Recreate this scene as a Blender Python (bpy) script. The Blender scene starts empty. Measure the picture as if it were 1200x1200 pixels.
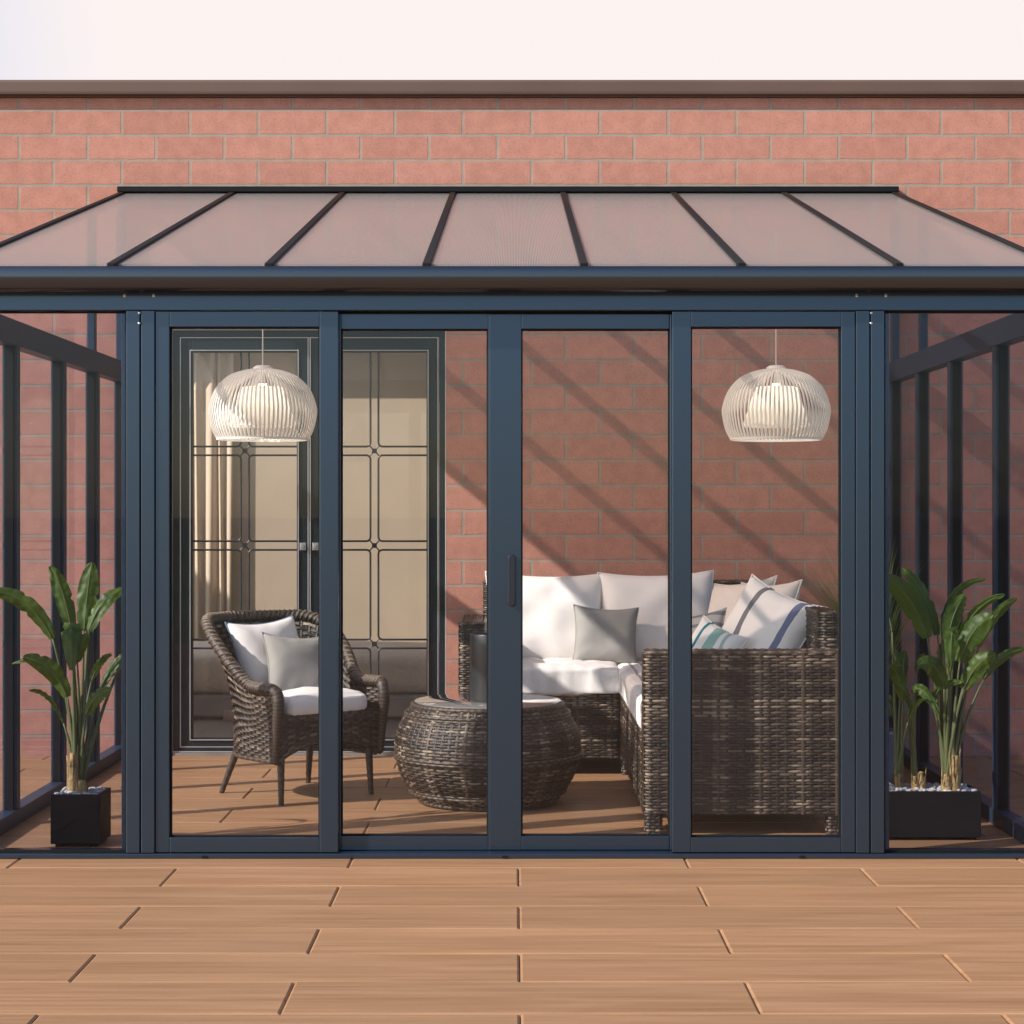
import bpy, bmesh, math, random
from mathutils import Vector, Matrix, noise
from bisect import bisect_right
R = math.radians
rnd = random.Random(7)
sc = bpy.context.scene
col = sc.collection

# ------------------------------------------------------------------ camera
F, D, CH, CX = 2200.0, 7.1, 1.304, 0.035
cam_d = bpy.data.cameras.new('camera'); cam = bpy.data.objects.new('camera', cam_d); col.objects.link(cam)
cam.location = (CX, -D, CH); cam.rotation_euler = (R(90), 0, 0)
cam_d.sensor_width = 36; cam_d.lens = 36*F/1200; cam_d.shift_x = -3/1200; cam_d.clip_end = 3000
sc.camera = cam
def S(Y): return (D+Y)/F
def PX(px, Y): return CX+(px-603)*S(Y)
def PZ(py, Y): return CH+(600-py)*S(Y)

# ------------------------------------------------------------------ light
SUN = Vector((2.1, 1.0, -1.5)).normalized()
sd = bpy.data.lights.new('sun', 'SUN'); sd.energy = 5.0; sd.angle = R(0.6); sd.color = (1, .91, .80)
so = bpy.data.objects.new('sun', sd); col.objects.link(so)
so.rotation_euler = SUN.to_track_quat('-Z', 'Y').to_euler(); so.location = (-12, -10, 9)
w = bpy.data.worlds.new('World'); sc.world = w; w.use_nodes = True
nt = w.node_tree; nt.nodes.clear()
def nn(t, kind, **kw):
    n = t.nodes.new(kind)
    for k, v in kw.items(): setattr(n, k, v)
    return n
sky = nn(nt, 'ShaderNodeTexSky', sky_type='NISHITA', sun_disc=False)
sky.sun_elevation = math.asin(-SUN.z); sky.sun_rotation = math.atan2(-SUN.x, -SUN.y); sky.dust_density = 1.0
b1 = nn(nt, 'ShaderNodeBackground'); b1.inputs[1].default_value = 0.15
nt.links.new(sky.outputs[0], b1.inputs[0])
b2 = nn(nt, 'ShaderNodeBackground'); b2.inputs[0].default_value = (1, .915, .90, 1); b2.inputs[1].default_value = .762
tc = nn(nt, 'ShaderNodeTexCoord'); sp = nn(nt, 'ShaderNodeSeparateXYZ'); nt.links.new(tc.outputs['Generated'], sp.inputs[0])
m1 = nn(nt, 'ShaderNodeMapRange', interpolation_type='SMOOTHSTEP'); m1.inputs[1].default_value = .3; m1.inputs[2].default_value = .75
m2 = nn(nt, 'ShaderNodeMapRange', interpolation_type='SMOOTHSTEP'); m2.inputs[1].default_value = .35; m2.inputs[2].default_value = .7
m2.inputs[3].default_value = 1; m2.inputs[4].default_value = 0
mm = nn(nt, 'ShaderNodeMath', operation='MULTIPLY')
nt.links.new(sp.outputs['Y'], m1.inputs[0]); nt.links.new(sp.outputs['Z'], m2.inputs[0])
nt.links.new(m1.outputs[0], mm.inputs[0]); nt.links.new(m2.outputs[0], mm.inputs[1])
sx_ = nn(nt, 'ShaderNodeMapRange', interpolation_type='SMOOTHSTEP'); sx_.inputs[1].default_value = -.33; sx_.inputs[2].default_value = -.19; nt.links.new(sp.outputs['X'], sx_.inputs[0])
cl = nn(nt, 'ShaderNodeTexNoise'); cl.inputs['Scale'].default_value = 5; cl.inputs['Detail'].default_value = 5; nt.links.new(tc.outputs['Generated'], cl.inputs['Vector'])
cs_ = nn(nt, 'ShaderNodeMath', operation='MULTIPLY_ADD'); cs_.inputs[1].default_value = .16; cs_.inputs[2].default_value = -.06; nt.links.new(cl.outputs[0], cs_.inputs[0])
sa_ = nn(nt, 'ShaderNodeMath', operation='ADD', use_clamp=True); nt.links.new(sx_.outputs[0], sa_.inputs[0]); nt.links.new(cs_.outputs[0], sa_.inputs[1])
mc_ = nn(nt, 'ShaderNodeMix', data_type='RGBA'); mc_.inputs['A'].default_value = (.72, .76, .92, 1); mc_.inputs['B'].default_value = (1, .92, .905, 1)
nt.links.new(sa_.outputs[0], mc_.inputs['Factor']); nt.links.new(mc_.outputs['Result'], b2.inputs[0])
mx = nn(nt, 'ShaderNodeMixShader'); wo = nn(nt, 'ShaderNodeOutputWorld')
nt.links.new(mm.outputs[0], mx.inputs[0]); nt.links.new(b1.outputs[0], mx.inputs[1]); nt.links.new(b2.outputs[0], mx.inputs[2])
nt.links.new(mx.outputs[0], wo.inputs[0])
sc.view_settings.view_transform = 'Standard'; sc.view_settings.look = 'None'
sc.view_settings.exposure = 0.36; sc.view_settings.gamma = 1
sc.cycles.max_bounces = 10; sc.cycles.transparent_max_bounces = 32; sc.cycles.diffuse_bounces = 5
sc.cycles.sample_clamp_indirect = 6

# ------------------------------------------------------------------ materials
def newmat(name):
    m = bpy.data.materials.new(name); m.use_nodes = True; t = m.node_tree; t.nodes.clear()
    out = nn(t, 'ShaderNodeOutputMaterial'); return m, t, out
def principled(name, base, rough=.5, metal=0., spec=.5, bump=0., bscale=60., var=0., vscale=8., coat=0., sss=0.):
    m, t, out = newmat(name)
    p = nn(t, 'ShaderNodeBsdfPrincipled'); t.links.new(p.outputs[0], out.inputs[0])
    p.inputs['Base Color'].default_value = (*base, 1); p.inputs['Roughness'].default_value = rough
    p.inputs['Metallic'].default_value = metal; p.inputs['Specular IOR Level'].default_value = spec
    p.inputs['Coat Weight'].default_value = coat
    tcn = nn(t, 'ShaderNodeTexCoord')
    if var:
        n = nn(t, 'ShaderNodeTexNoise'); n.inputs['Scale'].default_value = vscale; n.inputs['Detail'].default_value = 6
        t.links.new(tcn.outputs['Object'], n.inputs['Vector'])
        r = nn(t, 'ShaderNodeMapRange'); r.inputs[1].default_value = .3; r.inputs[2].default_value = .7
        r.inputs[3].default_value = 1-var; r.inputs[4].default_value = 1+var
        mxn = nn(t, 'ShaderNodeVectorMath', operation='SCALE'); mxn.inputs[0].default_value = base
        t.links.new(n.outputs[0], r.inputs[0]); t.links.new(r.outputs[0], mxn.inputs['Scale']); t.links.new(mxn.outputs[0], p.inputs['Base Color'])
        r2 = nn(t, 'ShaderNodeMapRange'); r2.inputs[1].default_value = .3; r2.inputs[2].default_value = .7
        r2.inputs[3].default_value = max(.02, rough-.08); r2.inputs[4].default_value = min(1, rough+.08)
        t.links.new(n.outputs[0], r2.inputs[0]); t.links.new(r2.outputs[0], p.inputs['Roughness'])
    if bump:
        n = nn(t, 'ShaderNodeTexNoise'); n.inputs['Scale'].default_value = bscale; n.inputs['Detail'].default_value = 4
        t.links.new(tcn.outputs['Object'], n.inputs['Vector'])
        b = nn(t, 'ShaderNodeBump'); b.inputs['Strength'].default_value = bump; b.inputs['Distance'].default_value = .01
        t.links.new(n.outputs[0], b.inputs['Height']); t.links.new(b.outputs[0], p.inputs['Normal'])
    return m
def glass(name, tint, refl=1.0, rough=0.0, milk=0., milkcol=(.8, .75, .72), lines=0.):
    m, t, out = newmat(name)
    tr = nn(t, 'ShaderNodeBsdfTransparent'); tr.inputs[0].default_value = (*tint, 1)
    gl = nn(t, 'ShaderNodeBsdfGlossy'); gl.inputs['Roughness'].default_value = rough; gl.inputs[0].default_value = (1, 1, 1, 1)
    fr = nn(t, 'ShaderNodeFresnel'); fr.inputs[0].default_value = 1.5
    ge = nn(t, 'ShaderNodeNewGeometry'); inv = nn(t, 'ShaderNodeMath', operation='SUBTRACT'); inv.inputs[0].default_value = 1
    t.links.new(ge.outputs['Backfacing'], inv.inputs[1])
    mu = nn(t, 'ShaderNodeMath', operation='MULTIPLY'); t.links.new(fr.outputs[0], mu.inputs[0]); t.links.new(inv.outputs[0], mu.inputs[1])
    mu2 = nn(t, 'ShaderNodeMath', operation='MULTIPLY'); mu2.inputs[1].default_value = refl; t.links.new(mu.outputs[0], mu2.inputs[0])
    last = tr
    if milk:
        df = nn(t, 'ShaderNodeBsdfDiffuse'); df.inputs[0].default_value = (*milkcol, 1)
        tl = nn(t, 'ShaderNodeBsdfTranslucent'); tl.inputs[0].default_value = (*milkcol, 1)
        md = nn(t, 'ShaderNodeMixShader'); md.inputs[0].default_value = .48
        t.links.new(df.outputs[0], md.inputs[1]); t.links.new(tl.outputs[0], md.inputs[2])
        mk = nn(t, 'ShaderNodeMixShader'); mk.inputs[0].default_value = milk
        t.links.new(tr.outputs[0], mk.inputs[1]); t.links.new(md.outputs[0], mk.inputs[2])
        if lines:
            tcn = nn(t, 'ShaderNodeTexCoord'); wv = nn(t, 'ShaderNodeTexWave', wave_type='BANDS', bands_direction='X')
            wv.inputs['Scale'].default_value = lines; t.links.new(tcn.outputs['Object'], wv.inputs['Vector'])
            mr = nn(t, 'ShaderNodeMapRange'); mr.inputs[3].default_value = milk-.13; mr.inputs[4].default_value = milk+.13
            t.links.new(wv.outputs['Fac'], mr.inputs[0]); t.links.new(mr.outputs[0], mk.inputs[0])
        last = mk
    x = nn(t, 'ShaderNodeMixShader'); t.links.new(mu2.outputs[0], x.inputs[0]); t.links.new(last.outputs[0], x.inputs[1]); t.links.new(gl.outputs[0], x.inputs[2])
    t.links.new(x.outputs[0], out.inputs[0]); return m

M = {}
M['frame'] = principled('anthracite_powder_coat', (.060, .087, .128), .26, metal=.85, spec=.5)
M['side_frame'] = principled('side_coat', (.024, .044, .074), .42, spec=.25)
M['gutter'] = principled('gutter_coat', (.088, .100, .122), .20, metal=.92)
M['rafter'] = principled('rafter_coat', (.009, .006, .005), .6, spec=.2)
M['black'] = principled('black_rubber', (.006, .007, .009), .7, spec=.2)
M['screw'] = principled('zinc', (.75, .74, .72), .3, metal=1)
M['handle'] = principled('handle_black', (.012, .016, .026), .3)
M['glass'] = glass('clear_glass', (.995, .995, .997), .95)
M['side_glass'] = glass('side_glass', (.96, .965, .985), .6)
M['wide_glass'] = glass('tinted_pane', (.86, .88, .93), .4)
M['poly'] = glass('multiwall_polycarbonate', (.80, .74, .71), .5, .15, milk=.36, milkcol=(.72, .69, .68), lines=50)
M['doorframe'] = principled('door_paint', (.007, .013, .020), .5, spec=.15)
M['glint'] = principled('painted_glint', (.55, .55, .56), .35, metal=.7)  # pale strips that paint the glints on the french door edges
M['doorglass'] = glass('door_glass', (.96, .96, .95), .9)
M['came'] = principled('lead_came', (.02, .022, .027), .45, metal=.4)
M['steel'] = principled('steel', (.5, .5, .5), .35, metal=1)
M['coping'] = principled('coping_metal', (.105, .062, .046), .6, var=.08, vscale=2)
M['plaster'] = principled('plaster', (.50, .415, .33), .9, bump=.05, bscale=40, var=.05, vscale=2)
M['ceiling'] = principled('ceiling_white', (.78, .74, .69), .9)
M['roomfloor'] = principled('room_floor', (.25, .21, .18), .5, var=.15)
M['curtain'] = principled('curtain', (.60, .50, .40), .9, bump=.1, bscale=300)
M['cream'] = principled('cream_fabric', (.78, .70, .58), .9, bump=.5, bscale=70, var=.06, vscale=30)
M['greyfab'] = principled('grey_fabric', (.31, .30, .28), .9, bump=.25, bscale=500, var=.05, vscale=20)
M['greybed'] = principled('grey_base', (.42, .40, .38), .9, bump=.2, bscale=300)
M['white'] = principled('white_fabric', (.80, .77, .74), .85, bump=.22, bscale=420, var=.025, vscale=14)
M['beige'] = principled('beige_fabric', (.68, .62, .57), .85, bump=.25, bscale=350, var=.04, vscale=14)
M['bluegrey'] = principled('blue_piping', (.16, .22, .36), .8)
M['pot'] = principled('pot_black', (.010, .0095, .0105), .6, spec=.2, bump=.06, bscale=120, var=.15, vscale=9)
M['bluepot'] = principled('grey_blue_pot', (.22, .26, .34), .6, var=.1)
M['pebble'] = principled('pebble', (.42, .40, .39), .7, var=.45, vscale=35)
M['stump'] = principled('dry_sheath', (.36, .24, .10), .85, bump=.7, bscale=60, var=.4, vscale=40)
M['vase'] = principled('vase_metal', (.016, .020, .024), .36, metal=.1)
M['shade'] = principled('lamp_white', (.88, .86, .82), .4)
M['cord'] = principled('cord', (.62, .60, .58), .6)
M['tabletop'] = glass('table_glass', (.75, .76, .76), 2.2, .02, milk=.35, milkcol=(.78, .78, .76))  # milky white puts the sky's reflection into the glass colour
M['dark'] = principled('dark_backing', (.020, .015, .012), .8)
M['ground'] = principled('ground_dry', (.16, .145, .085), 1, bump=.5, bscale=30, var=.35, vscale=1.5)
m, t, out = newmat('bulb'); e = nn(t, 'ShaderNodeEmission'); e.inputs[0].default_value = (1, .93, .82, 1); e.inputs[1].default_value = 10; t.links.new(e.outputs[0], out.inputs[0]); M['bulb'] = m

m, t, out = newmat('opal'); d_ = nn(t, 'ShaderNodeBsdfDiffuse'); d_.inputs[0].default_value = (.85, .82, .76, 1); l_ = nn(t, 'ShaderNodeBsdfTranslucent'); l_.inputs[0].default_value = (.9, .84, .74, 1); x_ = nn(t, 'ShaderNodeMixShader'); x_.inputs[0].default_value = .45
t.links.new(d_.outputs[0], x_.inputs[1]); t.links.new(l_.outputs[0], x_.inputs[2]); t.links.new(x_.outputs[0], out.inputs[0]); M['opal'] = m
def stripes(name, axis, bands, base=(.80, .77, .74)):
    """woven stripes, or a painted shadow band: bands = [(from, to, colour)] in metres along the cushion's own axis"""
    m = principled(name, base, .85, bump=.22, bscale=420); t = m.node_tree
    p = [n for n in t.nodes if n.type == 'BSDF_PRINCIPLED'][0]
    tcn = nn(t, 'ShaderNodeTexCoord'); s = nn(t, 'ShaderNodeSeparateXYZ'); t.links.new(tcn.outputs['Object'], s.inputs[0])
    nz = nn(t, 'ShaderNodeTexNoise'); nz.inputs['Scale'].default_value = 9; t.links.new(tcn.outputs['Object'], nz.inputs['Vector'])
    w1 = nn(t, 'ShaderNodeMath', operation='MULTIPLY_ADD'); w1.inputs[1].default_value = .02; t.links.new(nz.outputs[0], w1.inputs[0]); t.links.new(s.outputs[axis], w1.inputs[2])
    mr = nn(t, 'ShaderNodeMapRange'); mr.inputs[1].default_value = -.3; mr.inputs[2].default_value = .3; t.links.new(w1.outputs[0], mr.inputs[0])
    cr = nn(t, 'ShaderNodeValToRGB'); cr.color_ramp.interpolation = 'CONSTANT'; el = cr.color_ramp.elements
    el[0].position = 0; el[0].color = (*base, 1); el.remove(el[1])
    for a, b, c in bands:
        x = el.new((a+.31)/.6); x.color = (*c, 1); x = el.new((b+.31)/.6); x.color = (*base, 1)
    t.links.new(mr.outputs[0], cr.inputs[0]); t.links.new(cr.outputs[0], p.inputs['Base Color']); return m
M['stripe_and_shadow'] = stripes('stripe_shadow_fabric', 'X', [(-.10, -.072, (.17, .17, .19)), (.115, .145, (.15, .18, .30))], (.82, .80, .77))  # blue band is a shadow painted into the fabric; the grey one is its stripe
M['stripe_teal'] = stripes('teal_striped_fabric', 'X', [(-.075, -.06, (.02, .20, .24)), (-.02, .03, (.26, .46, .41)), (.055, .068, (.36, .52, .48))], (.82, .80, .77))
M['stripe_seat'] = stripes('seat_striped_fabric', 'X', [(-.29, -.275, (.3, .3, .32)), (-.24, -.225, (.3, .3, .32)), (-.19, -.175, (.3, .3, .32))])
M['pattern'] = stripes('grey_pattern_fabric', 'Y', [(-.09, -.07, (.16, .17, .19)), (-.03, -.01, (.16, .17, .19)), (.03, .05, (.16, .17, .19)), (.09, .11, (.16, .17, .19))], (.38, .38, .37))

def attr_ramp(t, stops, attr='tint'):
    a = nn(t, 'ShaderNodeAttribute', attribute_name=attr)
    cr = nn(t, 'ShaderNodeValToRGB'); el = cr.color_ramp.elements
    el[0].position, el[0].color = stops[0][0], (*stops[0][1], 1); el[1].position, el[1].color = stops[-1][0], (*stops[-1][1], 1)
    for p_, c_ in stops[1:-1]:
        x = el.new(p_); x.color = (*c_, 1)
    t.links.new(a.outputs['Fac'], cr.inputs[0]); return cr
def wicker_mat():
    m = principled('wicker', (.08, .06, .05), .42, spec=.5, bump=.25, bscale=350); t = m.node_tree
    p = [n for n in t.nodes if n.type == 'BSDF_PRINCIPLED'][0]
    cr = attr_ramp(t, [(0, (.009, .0065, .005)), (.45, (.034, .0245, .018)), (.75, (.105, .079, .058)), (1, (.29, .23, .17))])
    t.links.new(cr.outputs[0], p.inputs['Base Color']); return m
M['wicker'] = wicker_mat()

def brick_mat():
    m, t, out = newmat('block_brick'); p = nn(t, 'ShaderNodeBsdfPrincipled'); t.links.new(p.outputs[0], out.inputs[0])
    p.inputs['Roughness'].default_value = .88
    tcn = nn(t, 'ShaderNodeTexCoord'); s = nn(t, 'ShaderNodeSeparateXYZ'); t.links.new(tcn.outputs['Object'], s.inputs[0])
    a = nn(t, 'ShaderNodeMath', operation='ADD'); t.links.new(s.outputs['X'], a.inputs[0]); t.links.new(s.outputs['Y'], a.inputs[1])
    nz = nn(t, 'ShaderNodeTexNoise'); nz.inputs['Scale'].default_value = 14; nz.inputs['Detail'].default_value = 4; t.links.new(tcn.outputs['Object'], nz.inputs['Vector'])
    def jit(src, off, ch):
        g = nn(t, 'ShaderNodeMath', operation='MULTIPLY_ADD'); g.inputs[1].default_value = .008
        h = nn(t, 'ShaderNodeSeparateColor'); t.links.new(nz.outputs['Color'], h.inputs[0])
        t.links.new(h.outputs[ch], g.inputs[0]); t.links.new(src, g.inputs[2])
        o = nn(t, 'ShaderNodeMath', operation='ADD'); o.inputs[1].default_value = off; t.links.new(g.outputs[0], o.inputs[0]); return o.outputs[0]
    BW, BH = .3656, .1339
    u = jit(a.outputs[0], BW*40 - (PX(98, 2.95)+2.95) % BW, 0); v = jit(s.outputs['Z'], BH*40 - PZ(128.3, 2.95) % BH, 1)
    c = nn(t, 'ShaderNodeCombineXYZ'); t.links.new(u, c.inputs[0]); t.links.new(v, c.inputs[1])
    bt = nn(t, 'ShaderNodeTexBrick', offset=.5, offset_frequency=2, squash=1)
    for k, vv in (('Scale', 1), ('Mortar Size', .0075), ('Mortar Smooth', .25), ('Bias', 0), ('Brick Width', BW), ('Row Height', BH)): bt.inputs[k].default_value = vv
    bt.inputs['Color1'].default_value = (.405, .184, .138, 1); bt.inputs['Color2'].default_value = (.455, .211, .160, 1)
    t.links.new(c.outputs[0], bt.inputs['Vector'])
    n2 = nn(t, 'ShaderNodeTexNoise'); n2.inputs['Scale'].default_value = 90; n2.inputs['Detail'].default_value = 5; n2.inputs['Roughness'].default_value = .7
    t.links.new(tcn.outputs['Object'], n2.inputs['Vector'])
    n3 = nn(t, 'ShaderNodeTexNoise'); n3.inputs['Scale'].default_value = 15; n3.inputs['Detail'].default_value = 6
    t.links.new(tcn.outputs['Object'], n3.inputs['Vector'])
    r2 = nn(t, 'ShaderNodeMapRange'); r2.inputs[1].default_value = .28; r2.inputs[2].default_value = .5; r2.inputs[3].default_value = .72; r2.inputs[4].default_value = 1.03
    t.links.new(n2.outputs[0], r2.inputs[0])
    r3 = nn(t, 'ShaderNodeMapRange'); r3.inputs[1].default_value = .3; r3.inputs[2].default_value = .7; r3.inputs[3].default_value = .89; r3.inputs[4].default_value = 1.10
    t.links.new(n3.outputs[0], r3.inputs[0])
    mu = nn(t, 'ShaderNodeMath', operation='MULTIPLY'); t.links.new(r2.outputs[0], mu.inputs[0]); t.links.new(r3.outputs[0], mu.inputs[1])
    sc_ = nn(t, 'ShaderNodeVectorMath', operation='SCALE'); t.links.new(bt.outputs['Color'], sc_.inputs[0]); t.links.new(mu.outputs[0], sc_.inputs['Scale'])
    mo = nn(t, 'ShaderNodeVectorMath', operation='SCALE'); mo.inputs[0].default_value = (.31, .255, .21); t.links.new(r3.outputs[0], mo.inputs['Scale'])
    mixc = nn(t, 'ShaderNodeMix', data_type='RGBA'); t.links.new(bt.outputs['Fac'], mixc.inputs['Factor'])
    t.links.new(sc_.outputs[0], mixc.inputs['A']); t.links.new(mo.outputs[0], mixc.inputs['B']); t.links.new(mixc.outputs['Result'], p.inputs['Base Color'])
    hh = nn(t, 'ShaderNodeMath', operation='MULTIPLY_ADD'); hh.inputs[1].default_value = -1.0; t.links.new(bt.outputs['Fac'], hh.inputs[0])
    h2 = nn(t, 'ShaderNodeMath', operation='MULTIPLY'); h2.inputs[1].default_value = .35; t.links.new(n2.outputs[0], h2.inputs[0]); t.links.new(h2.outputs[0], hh.inputs[2])
    b = nn(t, 'ShaderNodeBump'); b.inputs['Strength'].default_value = .6; b.inputs['Distance'].default_value = .006
    t.links.new(hh.outputs[0], b.inputs['Height']); t.links.new(b.outputs[0], p.inputs['Normal']); return m
M['brick'] = brick_mat()

def deck_mat():
    m, t, out = newmat('wood_plank_tiles'); p = nn(t, 'ShaderNodeBsdfPrincipled'); t.links.new(p.outputs[0], out.inputs[0])
    p.inputs['Roughness'].default_value = .5; p.inputs['Specular IOR Level'].default_value = .35
    tcn = nn(t, 'ShaderNodeTexCoord'); at = nn(t, 'ShaderNodeAttribute', attribute_name='tint')
    ofs = nn(t, 'ShaderNodeVectorMath', operation='ADD'); cb = nn(t, 'ShaderNodeCombineXYZ')
    k = nn(t, 'ShaderNodeMath', operation='MULTIPLY'); k.inputs[1].default_value = 37; t.links.new(at.outputs['Fac'], k.inputs[0]); t.links.new(k.outputs[0], cb.inputs[0]); t.links.new(k.outputs[0], cb.inputs[2])
    t.links.new(tcn.outputs['Object'], ofs.inputs[0]); t.links.new(cb.outputs[0], ofs.inputs[1])
    mp = nn(t, 'ShaderNodeMapping'); mp.inputs['Scale'].default_value = (1.6, 46, 1); t.links.new(ofs.outputs[0], mp.inputs[0])
    n1 = nn(t, 'ShaderNodeTexNoise'); n1.inputs['Scale'].default_value = 1; n1.inputs['Detail'].default_value = 7; n1.inputs['Roughness'].default_value = .65; t.links.new(mp.outputs[0], n1.inputs['Vector'])
    mp2 = nn(t, 'ShaderNodeMapping'); mp2.inputs['Scale'].default_value = (1.1, 9, 1); t.links.new(ofs.outputs[0], mp2.inputs[0])
    n2 = nn(t, 'ShaderNodeTexNoise'); n2.inputs['Scale'].default_value = 1; n2.inputs['Detail'].default_value = 4; n2.inputs['Distortion'].default_value = .6; t.links.new(mp2.outputs[0], n2.inputs['Vector'])
    ad = nn(t, 'ShaderNodeMath', operation='MULTIPLY_ADD'); ad.inputs[1].default_value = .55; t.links.new(n2.outputs[0], ad.inputs[0]); t.links.new(n1.outputs[0], ad.inputs[2])
    cr = nn(t, 'ShaderNodeValToRGB'); el = cr.color_ramp.elements
    el[0].position = .58; el[0].color = (.265, .138, .068, 1); el[1].position = .98; el[1].color = (.390, .222, .121, 1)
    t.links.new(ad.outputs[0], cr.inputs[0])
    r = nn(t, 'ShaderNodeMapRange'); r.inputs[3].default_value = .93; r.inputs[4].default_value = 1.06; t.links.new(at.outputs['Fac'], r.inputs[0])
    s = nn(t, 'ShaderNodeVectorMath', operation='SCALE'); t.links.new(cr.outputs[0], s.inputs[0]); t.links.new(r.outputs[0], s.inputs['Scale']); t.links.new(s.outputs[0], p.inputs['Base Color'])
    b = nn(t, 'ShaderNodeBump'); b.inputs['Strength'].default_value = .12; b.inputs['Distance'].default_value = .004; t.links.new(n1.outputs[0], b.inputs['Height']); t.links.new(b.outputs[0], p.inputs['Normal'])
    return m
M['deck'] = deck_mat()

def leaf_mat(name, c1, c2):
    m, t, out = newmat(name); p = nn(t, 'ShaderNodeBsdfPrincipled')
    p.inputs['Roughness'].default_value = .46; p.inputs['Specular IOR Level'].default_value = .35
    cr = attr_ramp(t, [(0, c1), (.85, c2), (1, (.17, .18, .085))]); t.links.new(cr.outputs[0], p.inputs['Base Color'])
    tl = nn(t, 'ShaderNodeBsdfTranslucent'); tl.inputs[0].default_value = (c2[0]*2.2, c2[1]*2.0, c2[2]*.8, 1)
    x = nn(t, 'ShaderNodeMixShader'); x.inputs[0].default_value = .22; t.links.new(p.outputs[0], x.inputs[1]); t.links.new(tl.outputs[0], x.inputs[2]); t.links.new(x.outputs[0], out.inputs[0])
    return m
M['leaf'] = leaf_mat('banana_leaf', (.028, .060, .008), (.105, .170, .022))
M['grass'] = leaf_mat('grass_blade', (.06, .10, .02), (.17, .24, .05))
M['stalk'] = principled('stalk_green', (.17, .20, .07), .5, var=.25, vscale=12)

# ------------------------------------------------------------------ mesh helpers
def tag(o, label=None, cat=None, group=None, kind=None):
    for k, v in (('label', label), ('category', cat), ('group', group), ('kind', kind)):
        if v: o[k] = v
    return o
def thing(name, loc, label, cat, group=None, rz=0):
    o = bpy.data.objects.new(name, None); col.objects.link(o); o.location = loc; o.rotation_euler = (0, 0, rz); o.empty_display_size = .1
    return tag(o, label, cat, group)
class MB:
    def __init__(s): s.v = []; s.f = []; s.t = []
    def add(s, vs, fs, tint=.5):
        o = len(s.v); s.v += [tuple(x) for x in vs]; s.t += (tint if isinstance(tint, list) else [tint]*len(vs))
        s.f += [tuple(o+i for i in q) for q in fs]; return s
    def box(s, x0, x1, y0, y1, z0, z1, tint=.5):
        if x0 > x1: x0, x1 = x1, x0
        return s.add([(x0,y0,z0),(x1,y0,z0),(x1,y1,z0),(x0,y1,z0),(x0,y0,z1),(x1,y0,z1),(x1,y1,z1),(x0,y1,z1)],
                     [(0,3,2,1),(4,5,6,7),(0,1,5,4),(1,2,6,5),(2,3,7,6),(3,0,4,7)], tint)
    def tube(s, pts, r, n=8, tint=.5, cap=True):
        pts = [Vector(p) for p in pts]; rs = r if isinstance(r, (list, tuple)) else [r]*len(pts)
        up = None; vs = []
        for i, p in enumerate(pts):
            d = (pts[min(i+1, len(pts)-1)]-pts[max(i-1, 0)]).normalized()
            if up is None: up = Vector((0, 0, 1)) if abs(d.z) < .9 else Vector((1, 0, 0))
            a = d.cross(up).normalized(); b = a.cross(d).normalized(); up = b
            for k in range(n):
                an = 2*math.pi*k/n; vs.append(p + (a*math.cos(an)+b*math.sin(an))*rs[i])
        fs = [(i*n+k, i*n+(k+1) % n, (i+1)*n+(k+1) % n, (i+1)*n+k) for i in range(len(pts)-1) for k in range(n)]
        if cap: fs += [tuple(range(n))[::-1], tuple((len(pts)-1)*n+k for k in range(n))]
        tt = tint
        if isinstance(tint, list): tt = [x for x in tint for _ in range(n)]
        return s.add(vs, fs, tt)
    def lathe(s, prof, c=(0, 0, 0), n=48, tint=.5, closed=False):
        vs = [(c[0]+r*math.cos(2*math.pi*k/n), c[1]+r*math.sin(2*math.pi*k/n), c[2]+z) for r, z in prof for k in range(n)]
        m_ = len(prof); rng = range(m_) if closed else range(m_-1)
        fs = [(i*n+k, i*n+(k+1) % n, ((i+1) % m_)*n+(k+1) % n, ((i+1) % m_)*n+k) for i in rng for k in range(n)]
        return s.add(vs, fs, tint)
    def extrude_x(s, prof, x0, x1, tint=.5):
        n = len(prof); vs = [(x0, y, z) for y, z in prof]+[(x1, y, z) for y, z in prof]
        return s.add(vs, [(i, (i+1) % n, n+(i+1) % n, n+i) for i in range(n)]+[tuple(range(n))[::-1], tuple(range(n, 2*n))], tint)
    def build(s, name, m, parent=None, bevel=0, smooth=False, local=False, seg=2, angle=40):
        vs = s.v
        if parent is not None and not local:
            L = parent.matrix_basis.translation
            p = parent.parent
            while p is not None: L = L + p.matrix_basis.translation; p = p.parent
            vs = [(x-L.x, y-L.y, z-L.z) for x, y, z in vs]
        me = bpy.data.meshes.new(name); me.from_pydata(vs, [], s.f)
        a = me.attributes.new('tint', 'FLOAT', 'POINT'); a.data.foreach_set('value', s.t)
        bm = bmesh.new(); bm.from_mesh(me); bmesh.ops.recalc_face_normals(bm, faces=bm.faces) if not smooth == 'keep' else None
        bm.to_mesh(me); bm.free()
        me.materials.append(m)
        if smooth: me.polygons.foreach_set('use_smooth', [True]*len(me.polygons))
        o = bpy.data.objects.new(name, me); col.objects.link(o)
        if parent is not None: o.parent = parent
        if bevel:
            b = o.modifiers.new('bevel', 'BEVEL'); b.width = bevel; b.segments = seg; b.limit_method = 'ANGLE'; b.angle_limit = R(angle); b.harden_normals = False
        if smooth and smooth != 'keep' and angle < 180:
            try: me.set_sharp_from_angle(angle=R(50))
            except Exception: pass
        return o
    def bake(s, mw):
        s.v = [tuple(mw @ Vector(p)) for p in s.v]; return s

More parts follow.
